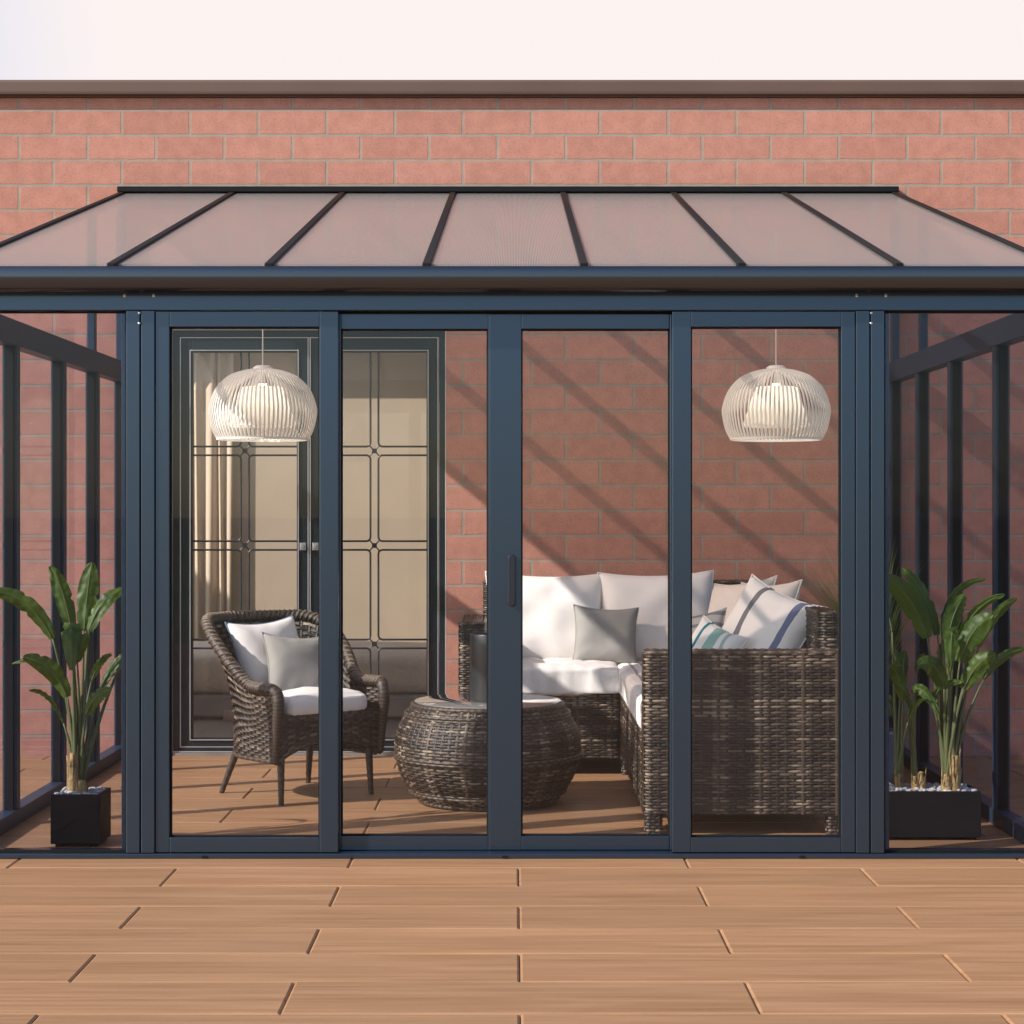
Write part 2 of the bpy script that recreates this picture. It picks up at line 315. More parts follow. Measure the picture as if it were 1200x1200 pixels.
# ------------------------------------------------------------------ ground and patio
g = MB().add([(-400, -400, -.03), (400, -400, -.03), (400, 400, -.03), (-400, 400, -.03)], [(0, 1, 2, 3)]).build('ground', M['ground']); tag(g, kind='structure')
PL, PW, GAP = 1.25, .3335, .003
mb = MB(); base = MB()
row0 = -.22
for r in range(-34, 10):
    y0 = row0+r*PW; y1 = y0+PW
    if y0 > 2.94: continue
    off = .05 + (0 if r % 2 else PL/2)
    y1 = min(y1, 2.945)
    for k in range(-7, 7):
        x0 = off+k*PL; x1 = x0+PL
        a, b, c_, d = x0+GAP/2, x1-GAP/2, y0+GAP/2, y1-GAP/2; h = .0065
        dz = rnd.uniform(-.0006, .0006)
        vs = [(a, c_, -.02), (b, c_, -.02), (b, d, -.02), (a, d, -.02), (a, c_, -.004+dz), (b, c_, -.004+dz), (b, d, -.004+dz), (a, d, -.004+dz),
              (a+h, c_+h, dz), (b-h, c_+h, dz), (b-h, d-h, dz), (a+h, d-h, dz)]
        fs = [(0, 1, 5, 4), (1, 2, 6, 5), (2, 3, 7, 6), (3, 0, 4, 7), (4, 5, 9, 8), (5, 6, 10, 9), (6, 7, 11, 10), (7, 4, 8, 11), (8, 9, 10, 11)]
        mb.add(vs, fs, rnd.random())
patio = mb.build('patio', M['deck']); tag(patio, kind='structure')
bed_ = MB().box(-9.2, 9.2, -11.6, 2.94, -.028, -.0125).build('patio_bed', principled('joint_dark', (.34, .19, .105), .9)); tag(bed_, kind='structure')

# ------------------------------------------------------------------ house
WY = 2.95
house = thing('brick_house', (0, WY, 0), 'brick house with brown coping and dark leaded french doors behind the glass room', 'house')
HX0, HX1, HY1, HZ = -6.6, 4.6, 7.6, 3.52
dx0, dx1, dz1 = PX(200, WY), PX(523, WY), PZ(385, WY)
b = MB()
b.box(HX0, dx0, WY, WY+.25, -.02, HZ); b.box(dx1, HX1, WY, WY+.25, -.02, HZ); b.box(dx0, dx1, WY, WY+.25, dz1, HZ)
b.box(HX0, HX1, HY1, HY1+.25, -.02, HZ); b.box(HX1-.25, HX1, WY+.25, HY1, -.02, HZ)
wy0, wy1, wz0, wz1 = 3.4, 6.85, .3, 2.55  # side opening out of view, added to let sun into the room
b.box(HX0, HX0+.25, WY+.25, wy0, -.02, HZ); b.box(HX0, HX0+.25, wy1, HY1, -.02, HZ); b.box(HX0, HX0+.25, wy0, wy1, -.02, wz0); b.box(HX0, HX0+.25, wy0, wy1, wz1, HZ)
b.build('wall', M['brick'], house)
# coping with a slightly rolled front
zc0, zc1 = PZ(110, 2.90), PZ(93, 2.90)
prof = [(2.900, zc0), (2.897, zc0+.012), (2.897, zc1-.016), (2.901, zc1-.006), (2.911, zc1), (3.20, zc1), (3.20, HZ+.002), (2.93, HZ+.002), (2.93, zc0)]
MB().extrude_x(prof, HX0-.09, HX1+.09).build('coping', M['coping'], house, smooth=False)
# room behind the doors
rx0, rx1, ry1, rz1 = HX0+.26, 1.7, 6.9, 2.6
i = MB()
i.box(rx0, rx1, ry1, ry1+.05, 0, rz1); i.box(rx1, rx1+.05, WY+.27, ry1, 0, rz1)
i.box(rx0, dx0-.01, WY+.255, WY+.27, .02, rz1); i.box(dx1+.01, rx1, WY+.255, WY+.27, .02, rz1); i.box(dx0-.01, dx1+.01, WY+.255, WY+.27, dz1+.01, rz1)
i.build('interior_wall', M['plaster'], house)
lx0, lx1, ly0, ly1 = -6.2, -1.2, 3.4, 6.6  # roof opening added out of view to bring sun and sky into the room
def holed(z0, z1, X0, X1, Y0, Y1): return MB().box(X0, lx0, Y0, Y1, z0, z1).box(lx1, X1, Y0, Y1, z0, z1).box(lx0, lx1, Y0, ly0, z0, z1).box(lx0, lx1, ly1, Y1, z0, z1)
holed(rz1, rz1+.05, rx0, rx1, WY+.255, ry1).build('ceiling', M['ceiling'], house)
MB().box(lx0-.03, lx0, ly0, ly1, rz1+.051, HZ+.1).box(lx1, lx1+.03, ly0, ly1, rz1+.051, HZ+.1).box(lx0-.03, lx1+.03, ly0-.03, ly0, rz1+.051, HZ+.1).box(lx0-.03, lx1+.03, ly1, ly1+.03, rz1+.051, HZ+.1).build('added_rooflight_kerb', M['ceiling'], house)
MB().box(lx0-.03, lx1+.03, ly0-.03, ly1+.03, HZ+.101, HZ+.109).build('added_rooflight', M['glass'], house)  # unseen pane over the added roof opening
MB().box(rx0, rx1, WY+.01, ry1, -.01, .012).build('interior_floor', M['roomfloor'], house)
MB().box(HX0+.26, lx0-.035, WY+.26, HY1-.01, HZ-.1, HZ-.01).box(lx1+.035, HX1-.26, WY+.26, HY1-.01, HZ-.1, HZ-.01).box(lx0-.035, lx1+.035, WY+.26, ly0-.035, HZ-.1, HZ-.01).box(lx0-.035, lx1+.035, ly1+.035, HY1-.01, HZ-.1, HZ-.01).build('roof_slab', M['coping'], house)
# french doors
fy0 = WY+.03
fl, fr_ = dx0+.002, dx1-.002
MB().box(fl, fl+.037, fy0, fy0+.09, .012, dz1-.002).box(fr_-.037, fr_, fy0, fy0+.09, .012, dz1-.002).box(fl+.037, fr_-.037, fy0, fy0+.09, dz1-.039, dz1-.002).box(fl+.037, fr_-.037, fy0, fy0+.09, .012, .035).build('door_frame', M['doorframe'], house, bevel=.004)
def strip_rect(mb, x0, x1, z0, z1, y, wd=.006, dp=.008):
    mb.box(x0, x0+wd, y-dp, y, z0, z1); mb.box(x1-wd, x1, y-dp, y, z0, z1)
    mb.box(x0+wd, x1-wd, y-dp, y, z1-wd, z1); mb.box(x0+wd, x1-wd, y-dp, y, z0, z0+wd); return mb
strip_rect(MB(), fl-.001, fr_+.001, .014, dz1-.001, fy0, .006, .010).build('frame_glint', M['glint'], house, bevel=.0015)  # pale strip in place of the glint along the frame edge
mid = (fl+fr_)/2
for x0, x1, hs in ((fl+.040, mid-.002, 1), (mid+.002, fr_-.040, -1)):
    z0, z1 = .038, dz1-.042
    st = .066
    gx0, gx1, gz0, gz1 = x0+st, x1-st, PZ(866, WY), PZ(412, WY)
    d = MB(); y0, y1 = fy0+.012, fy0+.058
    d.box(x0, gx0, y0, y1, z0, z1).box(gx1, x1, y0, y1, z0, z1).box(gx0, gx1, y0, y1, gz1, z1).box(gx0, gx1, y0, y1, z0, gz0)
    door = d.build('french_door', M['doorframe'], house, bevel=.004)
    strip_rect(MB(), gx0-.012, gx1+.012, gz0-.012, gz1+.012, y0, .005, .009).build('bead_glint', M['glint'], door, bevel=.001)  # pale strip in place of the glint round the glass bead
    strip_rect(MB(), x0+.001, x1-.001, z0+.001, z1-.001, y0, .005, .008).build('edge_glint', M['glint'], door, bevel=.001)  # pale strip in place of the glint on the leaf edge
    MB().box(gx0-.004, gx1+.004, fy0+.033, fy0+.039, gz0-.004, gz1+.004).build('glass', M['doorglass'], door)
    # leaded lines: eight rounded lights round three little bosses
    c = MB(); xc = (gx0+gx1)/2; zs = [PZ(p, WY) for p in (755.5, 639.5, 528)]; hv, hz_, rc = .0215, .0235, .022
    yy = fy0+.028
    rows = [gz0]+zs+[gz1]
    for q in range(4):
        za = rows[q]+(hz_ if q else 0); zb = rows[q+1]-(hz_ if q < 3 else 0)
        for sgn in (-1, 1):
            xe = gx0 if sgn < 0 else gx1; xi = xc+sgn*hv; pts = []
            if q: pts += [(xe, yy, za)]+[(xi+sgn*rc*(1-math.sin(a)), yy, za+rc*(1-math.cos(a))) for a in [k*math.pi/2/6 for k in range(7)]]
            else: pts += [(xi, yy, za)]
            if q < 3: pts += [(xi+sgn*rc*(1-math.cos(a)), yy, zb-rc*(1-math.sin(a))) for a in [k*math.pi/2/6 for k in range(7)]]+[(xe, yy, zb)]
            else: pts += [(xi, yy, zb)]
            c.tube(pts, .0060, 6)
    for z in zs:
        c.box(xc-.013, xc+.013, yy-.006, yy+.003, z-.013, z+.013)
        for sx in (-1, 1):
            for sz in (-1, 1): c.tube([(xc+sx*.011, yy, z+sz*.011), (xc+sx*(hv+.007), yy, z+sz*(hz_+.007))], .004, 6)
    c.build('leaded_lines', M['came'], door, smooth=True)
    hx = x1-.032 if hs > 0 else x0+.032
    MB().box(hx-.017, hx+.017, y0-.012, y0, PZ(645, WY), PZ(636, WY)).box(hx-.008, hx+.008, y0-.045, y0-.012, PZ(643, WY), PZ(638.5, WY)).build('door_handle', M['steel'], door, bevel=.002)

# things inside the house
def rounded_box(w, d, h, r, puff=0., n=14, seed=0, wr=.0):
    """soft cushion body: superellipsoid-like rounded box centred at 0"""
    bm = bmesh.new(); bmesh.ops.create_cube(bm, size=1)
    bmesh.ops.subdivide_edges(bm, edges=bm.edges[:], cuts=n, use_grid_fill=True)
    mb = MB(); idx = {}
    for k, v in enumerate(bm.verts):
        x, y, z = v.co*2
        p = Vector((x*w/2, y*d/2, z*h/2)); q = Vector((max(-w/2+r, min(w/2-r, p.x)), max(-d/2+r, min(d/2-r, p.y)), max(-h/2+r, min(h/2-r, p.z))))
        e = p-q
        if e.length > 1e-6: p = q+e.normalized()*r
        p.z += puff*(1-x*x)*(1-y*y)*(1 if z > 0 else -.2)*abs(z)
        if wr:
            nz = noise.noise(Vector((p.x*5+seed, p.y*5, p.z*9)))*wr + noise.noise(Vector((p.x*22+seed, p.y*22, p.z*6)))*wr*.45
            p += Vector((nz*.5*(abs(x) > .9)*(1 if x > 0 else -1), nz*(abs(y) > .9)*(1 if y > 0 else -1), nz*(abs(z) > .9)))
        mb.v.append(tuple(p)); mb.t.append(.5); idx[v] = k
    for f in bm.faces: mb.f.append(tuple(idx[v] for v in f.verts))
    bm.free(); return mb
bedt = thing('daybed', (-1.1, 4.9, .012), 'low daybed with a cream quilted cover seen through the french doors', 'bed')
MB().box(-2.3, .1, 4.55, 5.6, .03, .17).build('base', M['greybed'], bedt, bevel=.02)
o = rounded_box(2.36, 1.05, .26, .07, .02, seed=3, wr=.012).bake(Matrix.Translation((-1.1, 5.06, .30))).build('mattress', M['cream'], bedt, smooth=True, angle=180)
for x in (-1.98, -.3):
    for y in (4.62, 5.45): MB().box(x, x+.05, y, y+.05, .012, .03).build('leg', M['greybed'], bedt)
def curtain(x0, x1, y, label, seed):
    mb = MB(); n = 90; rr = random.Random(seed); ph = rr.random()*6
    zs = [.03, .6, 1.2, 1.8, 2.2, 2.52]
    vs = []; 
    for z in zs:
        k = .6+.4*(2.52-z)/2.5
        for j in range(n+1):
            u = j/n; a = u*(x1-x0)/.085*2*math.pi/1.0
            vs.append((x0+u*(x1-x0)+.012*math.sin(a*.5+ph+z), y+.03*k*math.sin(a+.6*math.sin(a*.31+ph)), z))
    fs = [(i*(n+1)+j, i*(n+1)+j+1, (i+1)*(n+1)+j+1, (i+1)*(n+1)+j) for i in range(len(zs)-1) for j in range(n)]
    mb.add(vs, fs); o = mb.build('curtain', M['curtain'], None, smooth=True, angle=180)
    s_ = o.modifiers.new('solid', 'SOLIDIFY'); s_.thickness = .003
    tag(o, label, 'curtain'); return o
curtain(-2.72, -2.06, 6.845, 'beige pleated curtain hanging inside the left french door', 2)

# ------------------------------------------------------------------ glass room
room = thing('glass_room', (0, 0, 0), 'anthracite framed glass garden room with sliding doors and a sloping translucent roof', 'sunroom')
HWX = 2.10
zh0, zh1 = PZ(365, 0), 2.125
MB().box(-HWX, HWX, -.045, .085, 0, .0195).build('sill', M['frame'], room, bevel=.003)
MB().box(-HWX, HWX, -.030, .085, zh0+.0005, zh1).build('header', M['frame'], room, bevel=.003)
def soft(pts): return pts
prof = [(-.028, 2.216), (-.040, 2.216), (-.040, 2.15), (-.118, 2.15), (-.118, 2.216), (-.130, 2.217), (-.134, 2.212), (-.136, 2.20), (-.136, 2.178)]
prof += [(-.136+.058*(1-math.cos(a))*1.0, 2.178-.046*math.sin(a)-.010*(a/1.57)) for a in [k*math.pi/2/9 for k in range(1, 10)]]
prof += [(-.028, 2.120)]
MB().extrude_x(prof, -HWX-.05, HWX+.05).build('gutter', M['gutter'], room, smooth=True)
MB().box(-HWX, HWX, -.026, .08, 2.126, 2.222).build('eaves_beam', M['frame'], room, bevel=.002)
for s in (-1, 1):
    p = MB(); p.box(s*1.320, s*1.3705, -.036, .07, .02, zh0); p.box(s*1.3755, s*1.426, -.038, .07, .02, zh0); p.box(s*1.3705, s*1.3755, -.028, .06, .02, zh0)
    p.build('post', M['frame'], room, bevel=.0025)
    MB().box(s*2.035, s*2.10, -.035, .06, .02, zh0).build('corner_post', M['frame'], room, bevel=.0025)
    for px, py in ((148, 348), (182, 348), (165.5, 365.5), (165.5, 380)):
        x = PX(px, 0)*(-s); z = PZ(py, 0); yb = -.030 if py < 360 else -.0375
        if py == 365.5: z = PZ(368, 0)
        sc_o = MB(); sc_o.lathe([(0, -.004), (.0035, -.004), (.0055, -.002), (.0055, .002)], n=12); sc_o.bake(Matrix.Translation((x, yb, z)) @ Matrix.Rotation(R(-90), 4, 'X'))
        sc_o.build('screw', M['screw'], room, smooth=True)
def gasket(parent, x0, x1, z0, z1, y0, y1, wd=.007):
    g_ = MB(); g_.box(x0, x0+wd, y0, y1, z0, z1).box(x1-wd, x1, y0, y1, z0, z1).box(x0+wd, x1-wd, y0, y1, z1-wd, z1).box(x0+wd, x1-wd, y0, y1, z0, z0+wd)
    return g_.build('gasket', M['black'], parent)
def panel(name, x0, x1, z0, z1, y0, y1, sl, sr, top, bot, label=None):
    d = MB(); gx0, gx1, gz0, gz1 = x0+sl, x1-sr, z0+bot, z1-top
    d.box(x0, gx0, y0, y1, z0, z1).box(gx1, x1, y0, y1, z0, z1).box(gx0, gx1, y0+.001, y1-.001, gz1, z1).box(gx0, gx1, y0+.001, y1-.001, z0, gz0)
    o = d.build(name, M['frame'], room, bevel=.003)
    ym = (y0+y1)/2; gasket(o, gx0, gx1, gz0, gz1, ym-.012, ym+.012, .005)
    MB().box(gx0+.001, gx1-.001, ym-.003, ym+.003, gz0+.001, gz1-.001).build('glass', M['glass'], o); return o
zt, zb = zh0-.0015, .0205
gt, gb = PZ(384, 0), PZ(980, 0)
for s in (-1, 1):
    xs = sorted((s*1.319, s*.629)); l, r_ = (.054, .071) if s < 0 else (.071, .054)
    panel('fixed_panel', xs[0], xs[1], zb, zt, -.028, .018, l, r_, zt-gt, gb-zb)
    # the right leaf carries the wide meeting stile that laps over the left one
    xs = [-.695, -.0622] if s < 0 else [-.0615, .695]; l, r_ = (.071, .004) if s < 0 else (.1225, .071)
    o = panel('sliding_door', xs[0], xs[1], zb, zt-.004, .024, .066, l, r_, zt-.004-gt+.003, gb-zb-.004)
    # large fixed light beside the doors
    xs = sorted((s*1.428, s*2.033))
    fp = MB(); fp.box(s*1.428, s*1.452, .0, .045, .0205, zh0); fp.box(s*2.009, s*2.033, .0, .045, .0205, zh0)
    fpo = fp.build('wide_pane_frame', M['frame'], room, bevel=.002)
    gasket(fpo, xs[0], xs[1], .0205, zh0-.0005, -.012, -.001, .007)
    MB().box(min(s*1.4285, s*2.0325), max(s*1.4285, s*2.0325), -.009, -.003, .022, zh0-.002).build('glass', M['wide_glass'], fpo)
    if s > 0:
        hx, hz0, hz1 = PX(599.6, 0), PZ(711, 0), PZ(650, 0)
        hb = MB(); n = 16; rr = .0155; prof = [(hx+rr*math.cos(a), hz1-rr+rr*math.sin(a)) for a in [math.pi*k/n for k in range(n+1)]]+[(hx+rr*math.cos(a), hz0+rr+rr*math.sin(a)) for a in [math.pi+math.pi*k/n for k in range(n+1)]]
        m_ = len(prof); hb.add([(x, .022, z) for x, z in prof]+[(x, .004, z) for x, z in prof], [(k, (k+1) % m_, m_+(k+1) % m_, m_+k) for k in range(m_)]+[tuple(range(m_)), tuple(range(m_, 2*m_))])
        hb.build('door_handle', M['handle'], o, bevel=.004)
MB().box(-.07, -.03, .0665, .074, zb+.01, zt-.01).build('interlock', M['black'], room)
MB().box(-.69, .69, .026, .064, zt-.0035, zh0-.0002).build('track', M['black'], room)
for px in (242, 592, 938):
    x = PX(px, 0); MB().box(x-.011, x+.011, -.0485, -.0455, .004, .012).build('drain_slot', M['black'], room)
# roof
YR0, ZR0, YR1, ZR1 = -.05, 2.226, 2.925, 2.996
sl = (ZR1-ZR0)/(YR1-YR0)
def zr(y): return ZR0+sl*(y-YR0)
RP = .588
for k in range(7):
    x0 = -3.5*RP+k*RP+.012; x1 = x0+RP-.024
    q = MB(); q.add([(x0, YR0, zr(YR0)), (x1, YR0, zr(YR0)), (x1, YR1, zr(YR1)), (x0, YR1, zr(YR1))]+[(x0, YR0, zr(YR0)+.010), (x1, YR0, zr(YR0)+.010), (x1, YR1, zr(YR1)+.010), (x0, YR1, zr(YR1)+.010)],
                    [(0, 3, 2, 1), (4, 5, 6, 7), (0, 1, 5, 4), (1, 2, 6, 5), (2, 3, 7, 6), (3, 0, 4, 7)])
    q.build('roof_panel', M['poly'], room)
for k in range(8):
    x = -3.5*RP+k*RP; w_ = .015
    q = MB(); y0, y1 = YR0-.055, YR1+.003; a0, a1, c0, c1 = zr(y0)-.045, zr(y1)-.045, zr(y0)+.020, zr(y1)+.020
    q.add([(x-w_, y0, a0+.04), (x+w_, y0, a0+.04), (x+w_, y1, a1), (x-w_, y1, a1), (x-w_, y0, c0), (x+w_, y0, c0), (x+w_, y1, c1), (x-w_, y1, c1)], [(0, 3, 2, 1), (4, 5, 6, 7), (0, 1, 5, 4), (1, 2, 6, 5), (2, 3, 7, 6), (3, 0, 4, 7)])
    q.build('rafter', M['rafter'], room, bevel=.003)
MB().box(-3.5*RP-.024, 3.5*RP+.024, 2.895, 2.946, zr(2.9)+.020, zr(2.9)+.049).build('wall_plate', M['black'], room, bevel=.003)
MB().box(-3.5*RP, 3.5*RP, 2.929, 2.947, zr(2.9)-.06, zr(2.9)+.02).build('wall_bearer', M['frame'], room)
# glazed side walls
posts = [.735, 1.55, 2.245, 2.915]
for s in (-1, 1):
    xa, xb = sorted((s*2.035, s*2.095))
    for y in posts:
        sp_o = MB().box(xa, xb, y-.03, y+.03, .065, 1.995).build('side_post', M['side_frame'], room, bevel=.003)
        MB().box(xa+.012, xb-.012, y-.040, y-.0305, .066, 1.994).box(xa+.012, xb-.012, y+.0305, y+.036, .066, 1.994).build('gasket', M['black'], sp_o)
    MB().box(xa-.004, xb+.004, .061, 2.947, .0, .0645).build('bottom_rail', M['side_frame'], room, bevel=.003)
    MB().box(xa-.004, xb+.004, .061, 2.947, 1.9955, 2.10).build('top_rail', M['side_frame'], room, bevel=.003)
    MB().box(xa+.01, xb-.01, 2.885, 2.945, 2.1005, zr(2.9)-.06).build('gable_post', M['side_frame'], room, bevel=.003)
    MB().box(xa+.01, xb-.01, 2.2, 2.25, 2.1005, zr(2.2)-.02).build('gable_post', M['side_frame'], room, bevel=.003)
    ends = [.06]+posts; xm = s*2.065
    for a_, b_ in zip(ends[:-1], ends[1:]):
        a2 = a_+(.03 if a_ > .1 else .001); MB().box(xm-.003, xm+.003, a2-.004, b_-.026, .060, 2.0).build('side_glass', M['side_glass'], room)
    gg = MB(); gg.add([(xm-.003, .10, 2.098), (xm-.003, 2.93, 2.098), (xm-.003, 2.93, zr(2.93)-.02), (xm-.003, .10, zr(.10)-.01), (xm+.003, .10, 2.098), (xm+.003, 2.93, 2.098), (xm+.003, 2.93, zr(2.93)-.02), (xm+.003, .10, zr(.10)-.01)],
                      [(0, 1, 2, 3), (7, 6, 5, 4), (0, 4, 5, 1), (1, 5, 6, 2), (2, 6, 7, 3), (3, 7, 4, 0)])
    gg.build('gable_glass', M['side_glass'], room)

# ------------------------------------------------------------------ wicker weaving
def vnoise(x, k=0.): return noise.noise(Vector((x, k*7.31, k*1.7)))
def weave(mb, P, U, V, pitch=.0135, stake=.027, amp=.0035, band=None, seed=0, base=.42, two=False, closed=False, step=2):
    """real woven strands laid over the surface P(u, v): rows run along u, over and under the upright stakes"""
    rr = random.Random(seed); nrow = max(2, int(round(V/pitch))); ns = max(3, int(round(U/stake))); stake = U/ns; pitch = V/nrow
    nu = ns*step; e = 1e-3
    def frame(u, v):
        p = Vector(P(u, v)); du = Vector(P(min(u+e, U), v))-Vector(P(max(u-e, 0), v)); dv = Vector(P(u, min(v+e, V)))-Vector(P(u, max(v-e, 0)))
        n = du.cross(dv)
        n = n.normalized() if n.length > 1e-12 else Vector((0, 0, 1))
        return p, n, (dv.normalized() if dv.length > 1e-9 else Vector((0, 0, 1)))
    grid = {}
    for i in range(nrow):
        v = (i+.5)*pitch; rowt = base+rr.uniform(-.22, .22)
        if rr.random() < .16: rowt += .26
        vs = []; tt = []; hw = pitch*.44*rr.uniform(.8, 1.05); ph = rr.random()*50; dash = {}
        for j in range(nu+1):
            u = U*j/nu; p, n, dv = frame(u, v)
            o = amp*(1+math.cos(math.pi*u/stake+math.pi*i)) + rr.uniform(-.0004, .0006)
            dk = int((u/stake+i+1)//2); tv = rowt+.35*vnoise(u*3.1+ph, seed+1)+dash.setdefault(dk, rr.uniform(-.20, .22))
            if band and min((u % band), band-(u % band)) < stake*.9: tv += .28
            jit = rr.uniform(-.0008, .0008)
            vs += [p+n*(o-.0015)+dv*(jit-hw), p+n*(o+.0022)+dv*jit, p+n*(o-.0015)+dv*(jit+hw)]; tt += [tv-.06, tv, tv-.06]
        fs = []
        for j in range(nu):
            for q in range(2): fs.append((j*3+q, j*3+3+q, j*3+4+q, j*3+1+q))
        mb.add(vs, fs, [max(0, min(1, x)) for x in tt])
    for j in range(ns+1):
        u = U*j/ns; nv = max(4, nrow//2); vs = []; tt = base-.22+rr.uniform(-.15, .1); hw = min(.007, stake*.23)
        isb = band and min((u % band), band-(u % band)) < stake*.6
        for i in range(nv+1):
            v = V*i/nv; p, n, dv = frame(u, v); du = dv.cross(n)
            lift = amp*1.0+(.0035+.0012*math.cos(i*2.2) if isb else 0)
            vs += [p+n*(lift-.0012)-du*hw, p+n*(lift+.0015), p+n*(lift-.0012)+du*hw]
        mb.add(vs, [(i*3+q, i*3+1+q, i*3+4+q, i*3+3+q) for i in range(nv) for q in range(2)], max(0, min(1, tt+(.3 if isb else 0))))
def sheet(mb, P, U, V, nu, nv, off=-.002, tint=0.):
    vs = []
    for i in range(nv+1):
        for j in range(nu+1):
            vs.append(Vector(P(U*j/nu, V*i/nv)))
    mb.add(vs, [(i*(nu+1)+j, i*(nu+1)+j+1, (i+1)*(nu+1)+j+1, (i+1)*(nu+1)+j) for i in range(nv) for j in range(nu)], tint)
class Path:
    def __init__(s, pts):
        s.p = [Vector(p) for p in pts]; s.c = [0]
        for a, b in zip(s.p[:-1], s.p[1:]): s.c.append(s.c[-1]+(b-a).length)
        s.L = s.c[-1]
    def at(s, u):
        u = max(0, min(s.L, u)); i = min(len(s.p)-2, max(0, bisect_right(s.c, u)-1)); d = s.c[i+1]-s.c[i]
        return s.p[i].lerp(s.p[i+1], (u-s.c[i])/d if d > 0 else 0)
def rect_path(x0, x1, y0, y1, r=.025, n=5):
    pts = []
    for cx, cy, a0 in ((x0+r, y0+r, 180), (x1-r, y0+r, 270), (x1-r, y1-r, 0), (x0+r, y1-r, 90)):
        for k in range(n+1):
            a = R(a0+90*k/n); pts.append((cx+r*math.cos(a), cy+r*math.sin(a), 0))
    pts.append(pts[0]); return Path(pts)
def wicker_box(mb, x0, x1, y0, y1, z0, z1, seed, top=True, taper=(0, 0), r=.025, **kw):
    """woven box: sides wrapped round a rounded footprint, woven lid; taper moves the top in x/y"""
    pa = rect_path(x0, x1, y0, y1, r); H = z1-z0; cx, cy = (x0+x1)/2, (y0+y1)/2
    def P(u, v):
        q = pa.at(u); k = v/H
        return (q.x+(taper[0])*k, q.y+taper[1]*k, z0+v)
    weave(mb, P, pa.L, H, seed=seed, **kw)
    sheet(mb, P, pa.L, H, 40, 2)
    if top:
        tx, ty = taper
        X0, X1, Y0, Y1 = x0+tx+.012, x1+tx-.012, y0+ty+.012, y1+ty-.012
        if X1-X0 >= Y1-Y0: T = lambda u, v: (X0+u, Y0+v, z1)
        else: T = lambda u, v: (X1-v, Y0+u, z1)
        A, B = (X1-X0, Y1-Y0) if X1-X0 >= Y1-Y0 else (Y1-Y0, X1-X0)
        weave(mb, T, A, B, seed=seed+5, **kw); sheet(mb, T, A, B, 2, 2)
        loop = [(pa.at(pa.L*k/60).x+tx, pa.at(pa.L*k/60).y+ty, z1-.002) for k in range(61)]
        mb.tube(loop, .0085, 6, tint=[.45+.4*(k % 2) for k in range(61)], cap=False)

# ------------------------------------------------------------------ sofa
sofa = thing('corner_sofa', (.56, 1.7, 0), 'dark brown wicker corner sofa with white seat cushions along the brick wall', 'sofa')
SX0, SX1, SY0 = .563, 1.365, .47
w_ = MB(); wicker_box(w_, SX0, SX1, SY0, SY0+.125, .085, .738, 11, band=.16, pitch=.0118, stake=.034, amp=.0036); w_.build('armrest', M['wicker'], sofa, smooth='keep')
w_ = MB(); wicker_box(w_, -.235, -.115, 2.20, 2.90, .085, .752, 12, band=.16, pitch=.0118, stake=.034, amp=.0036); w_.build('armrest', M['wicker'], sofa, smooth='keep')
w_ = MB(); wicker_box(w_, SX0+.003, SX1-.003, SY0+.127, 2.90, .085, .40, 13, top=False, band=.16, pitch=.0118, stake=.034, amp=.0036); w_.box(SX0+.02, SX1-.02, SY0+.14, 2.88, .09, .395, 0)
wicker_box(w_, -.113, SX0, 2.20, 2.90, .085, .40, 14, top=False, band=.16, pitch=.0118, stake=.034, amp=.0036); w_.box(-.10, SX0-.01, 2.22, 2.88, .09, .395, 0)
w_.build('base', M['wicker'], sofa, smooth='keep')
w_ = MB(); wicker_box(w_, 1.290, 1.362, SY0+.14, 2.80, .40, .892, 15, taper=(.0, 0), pitch=.0118, stake=.034, amp=.0036); w_.build('backrest', M['wicker'], sofa, smooth='keep')
w_ = MB(); wicker_box(w_, -.125, 1.33, 2.80, 2.90, .40, .935, 16, taper=(0, .03), pitch=.0118, stake=.034, amp=.0036); w_.build('backrest', M['wicker'], sofa, smooth='keep')
for x, y in ((SX0+.034, SY0+.036), (SX1-.034, SY0+.036), (SX0+.04, 2.24), (SX1-.04, 2.86), (-.2, 2.24), (-.2, 2.86)):
    wl = MB(); wicker_box(wl, x-.032, x+.032, y-.032, y+.032, 0, .086, 40, top=False, pitch=.0128, stake=.020, amp=.0022, r=.01); wl.build('leg', M['wicker'], sofa, smooth='keep')
# seat cushion of the long side keeps its own origin so its stripes sit at its edge
def build_at(mb, name, m, parent, loc, **kw):
    o = mb.build(name, m, None, **kw); o.parent = parent; L = parent.location; o.location = (loc[0]-L.x, loc[1]-L.y, loc[2]-L.z); return o
build_at(rounded_box(.69, 2.18, .140, .032, .020, n=24, seed=1, wr=.012), 'seat_cushion', M['stripe_seat'], sofa, (.895, 1.70, .466), smooth=True, angle=180)
build_at(rounded_box(.668, .66, .145, .028, .014, n=30, seed=4, wr=.022), 'seat_cushion', M['white'], sofa, (.222, 2.49, .468), smooth=True, angle=180)

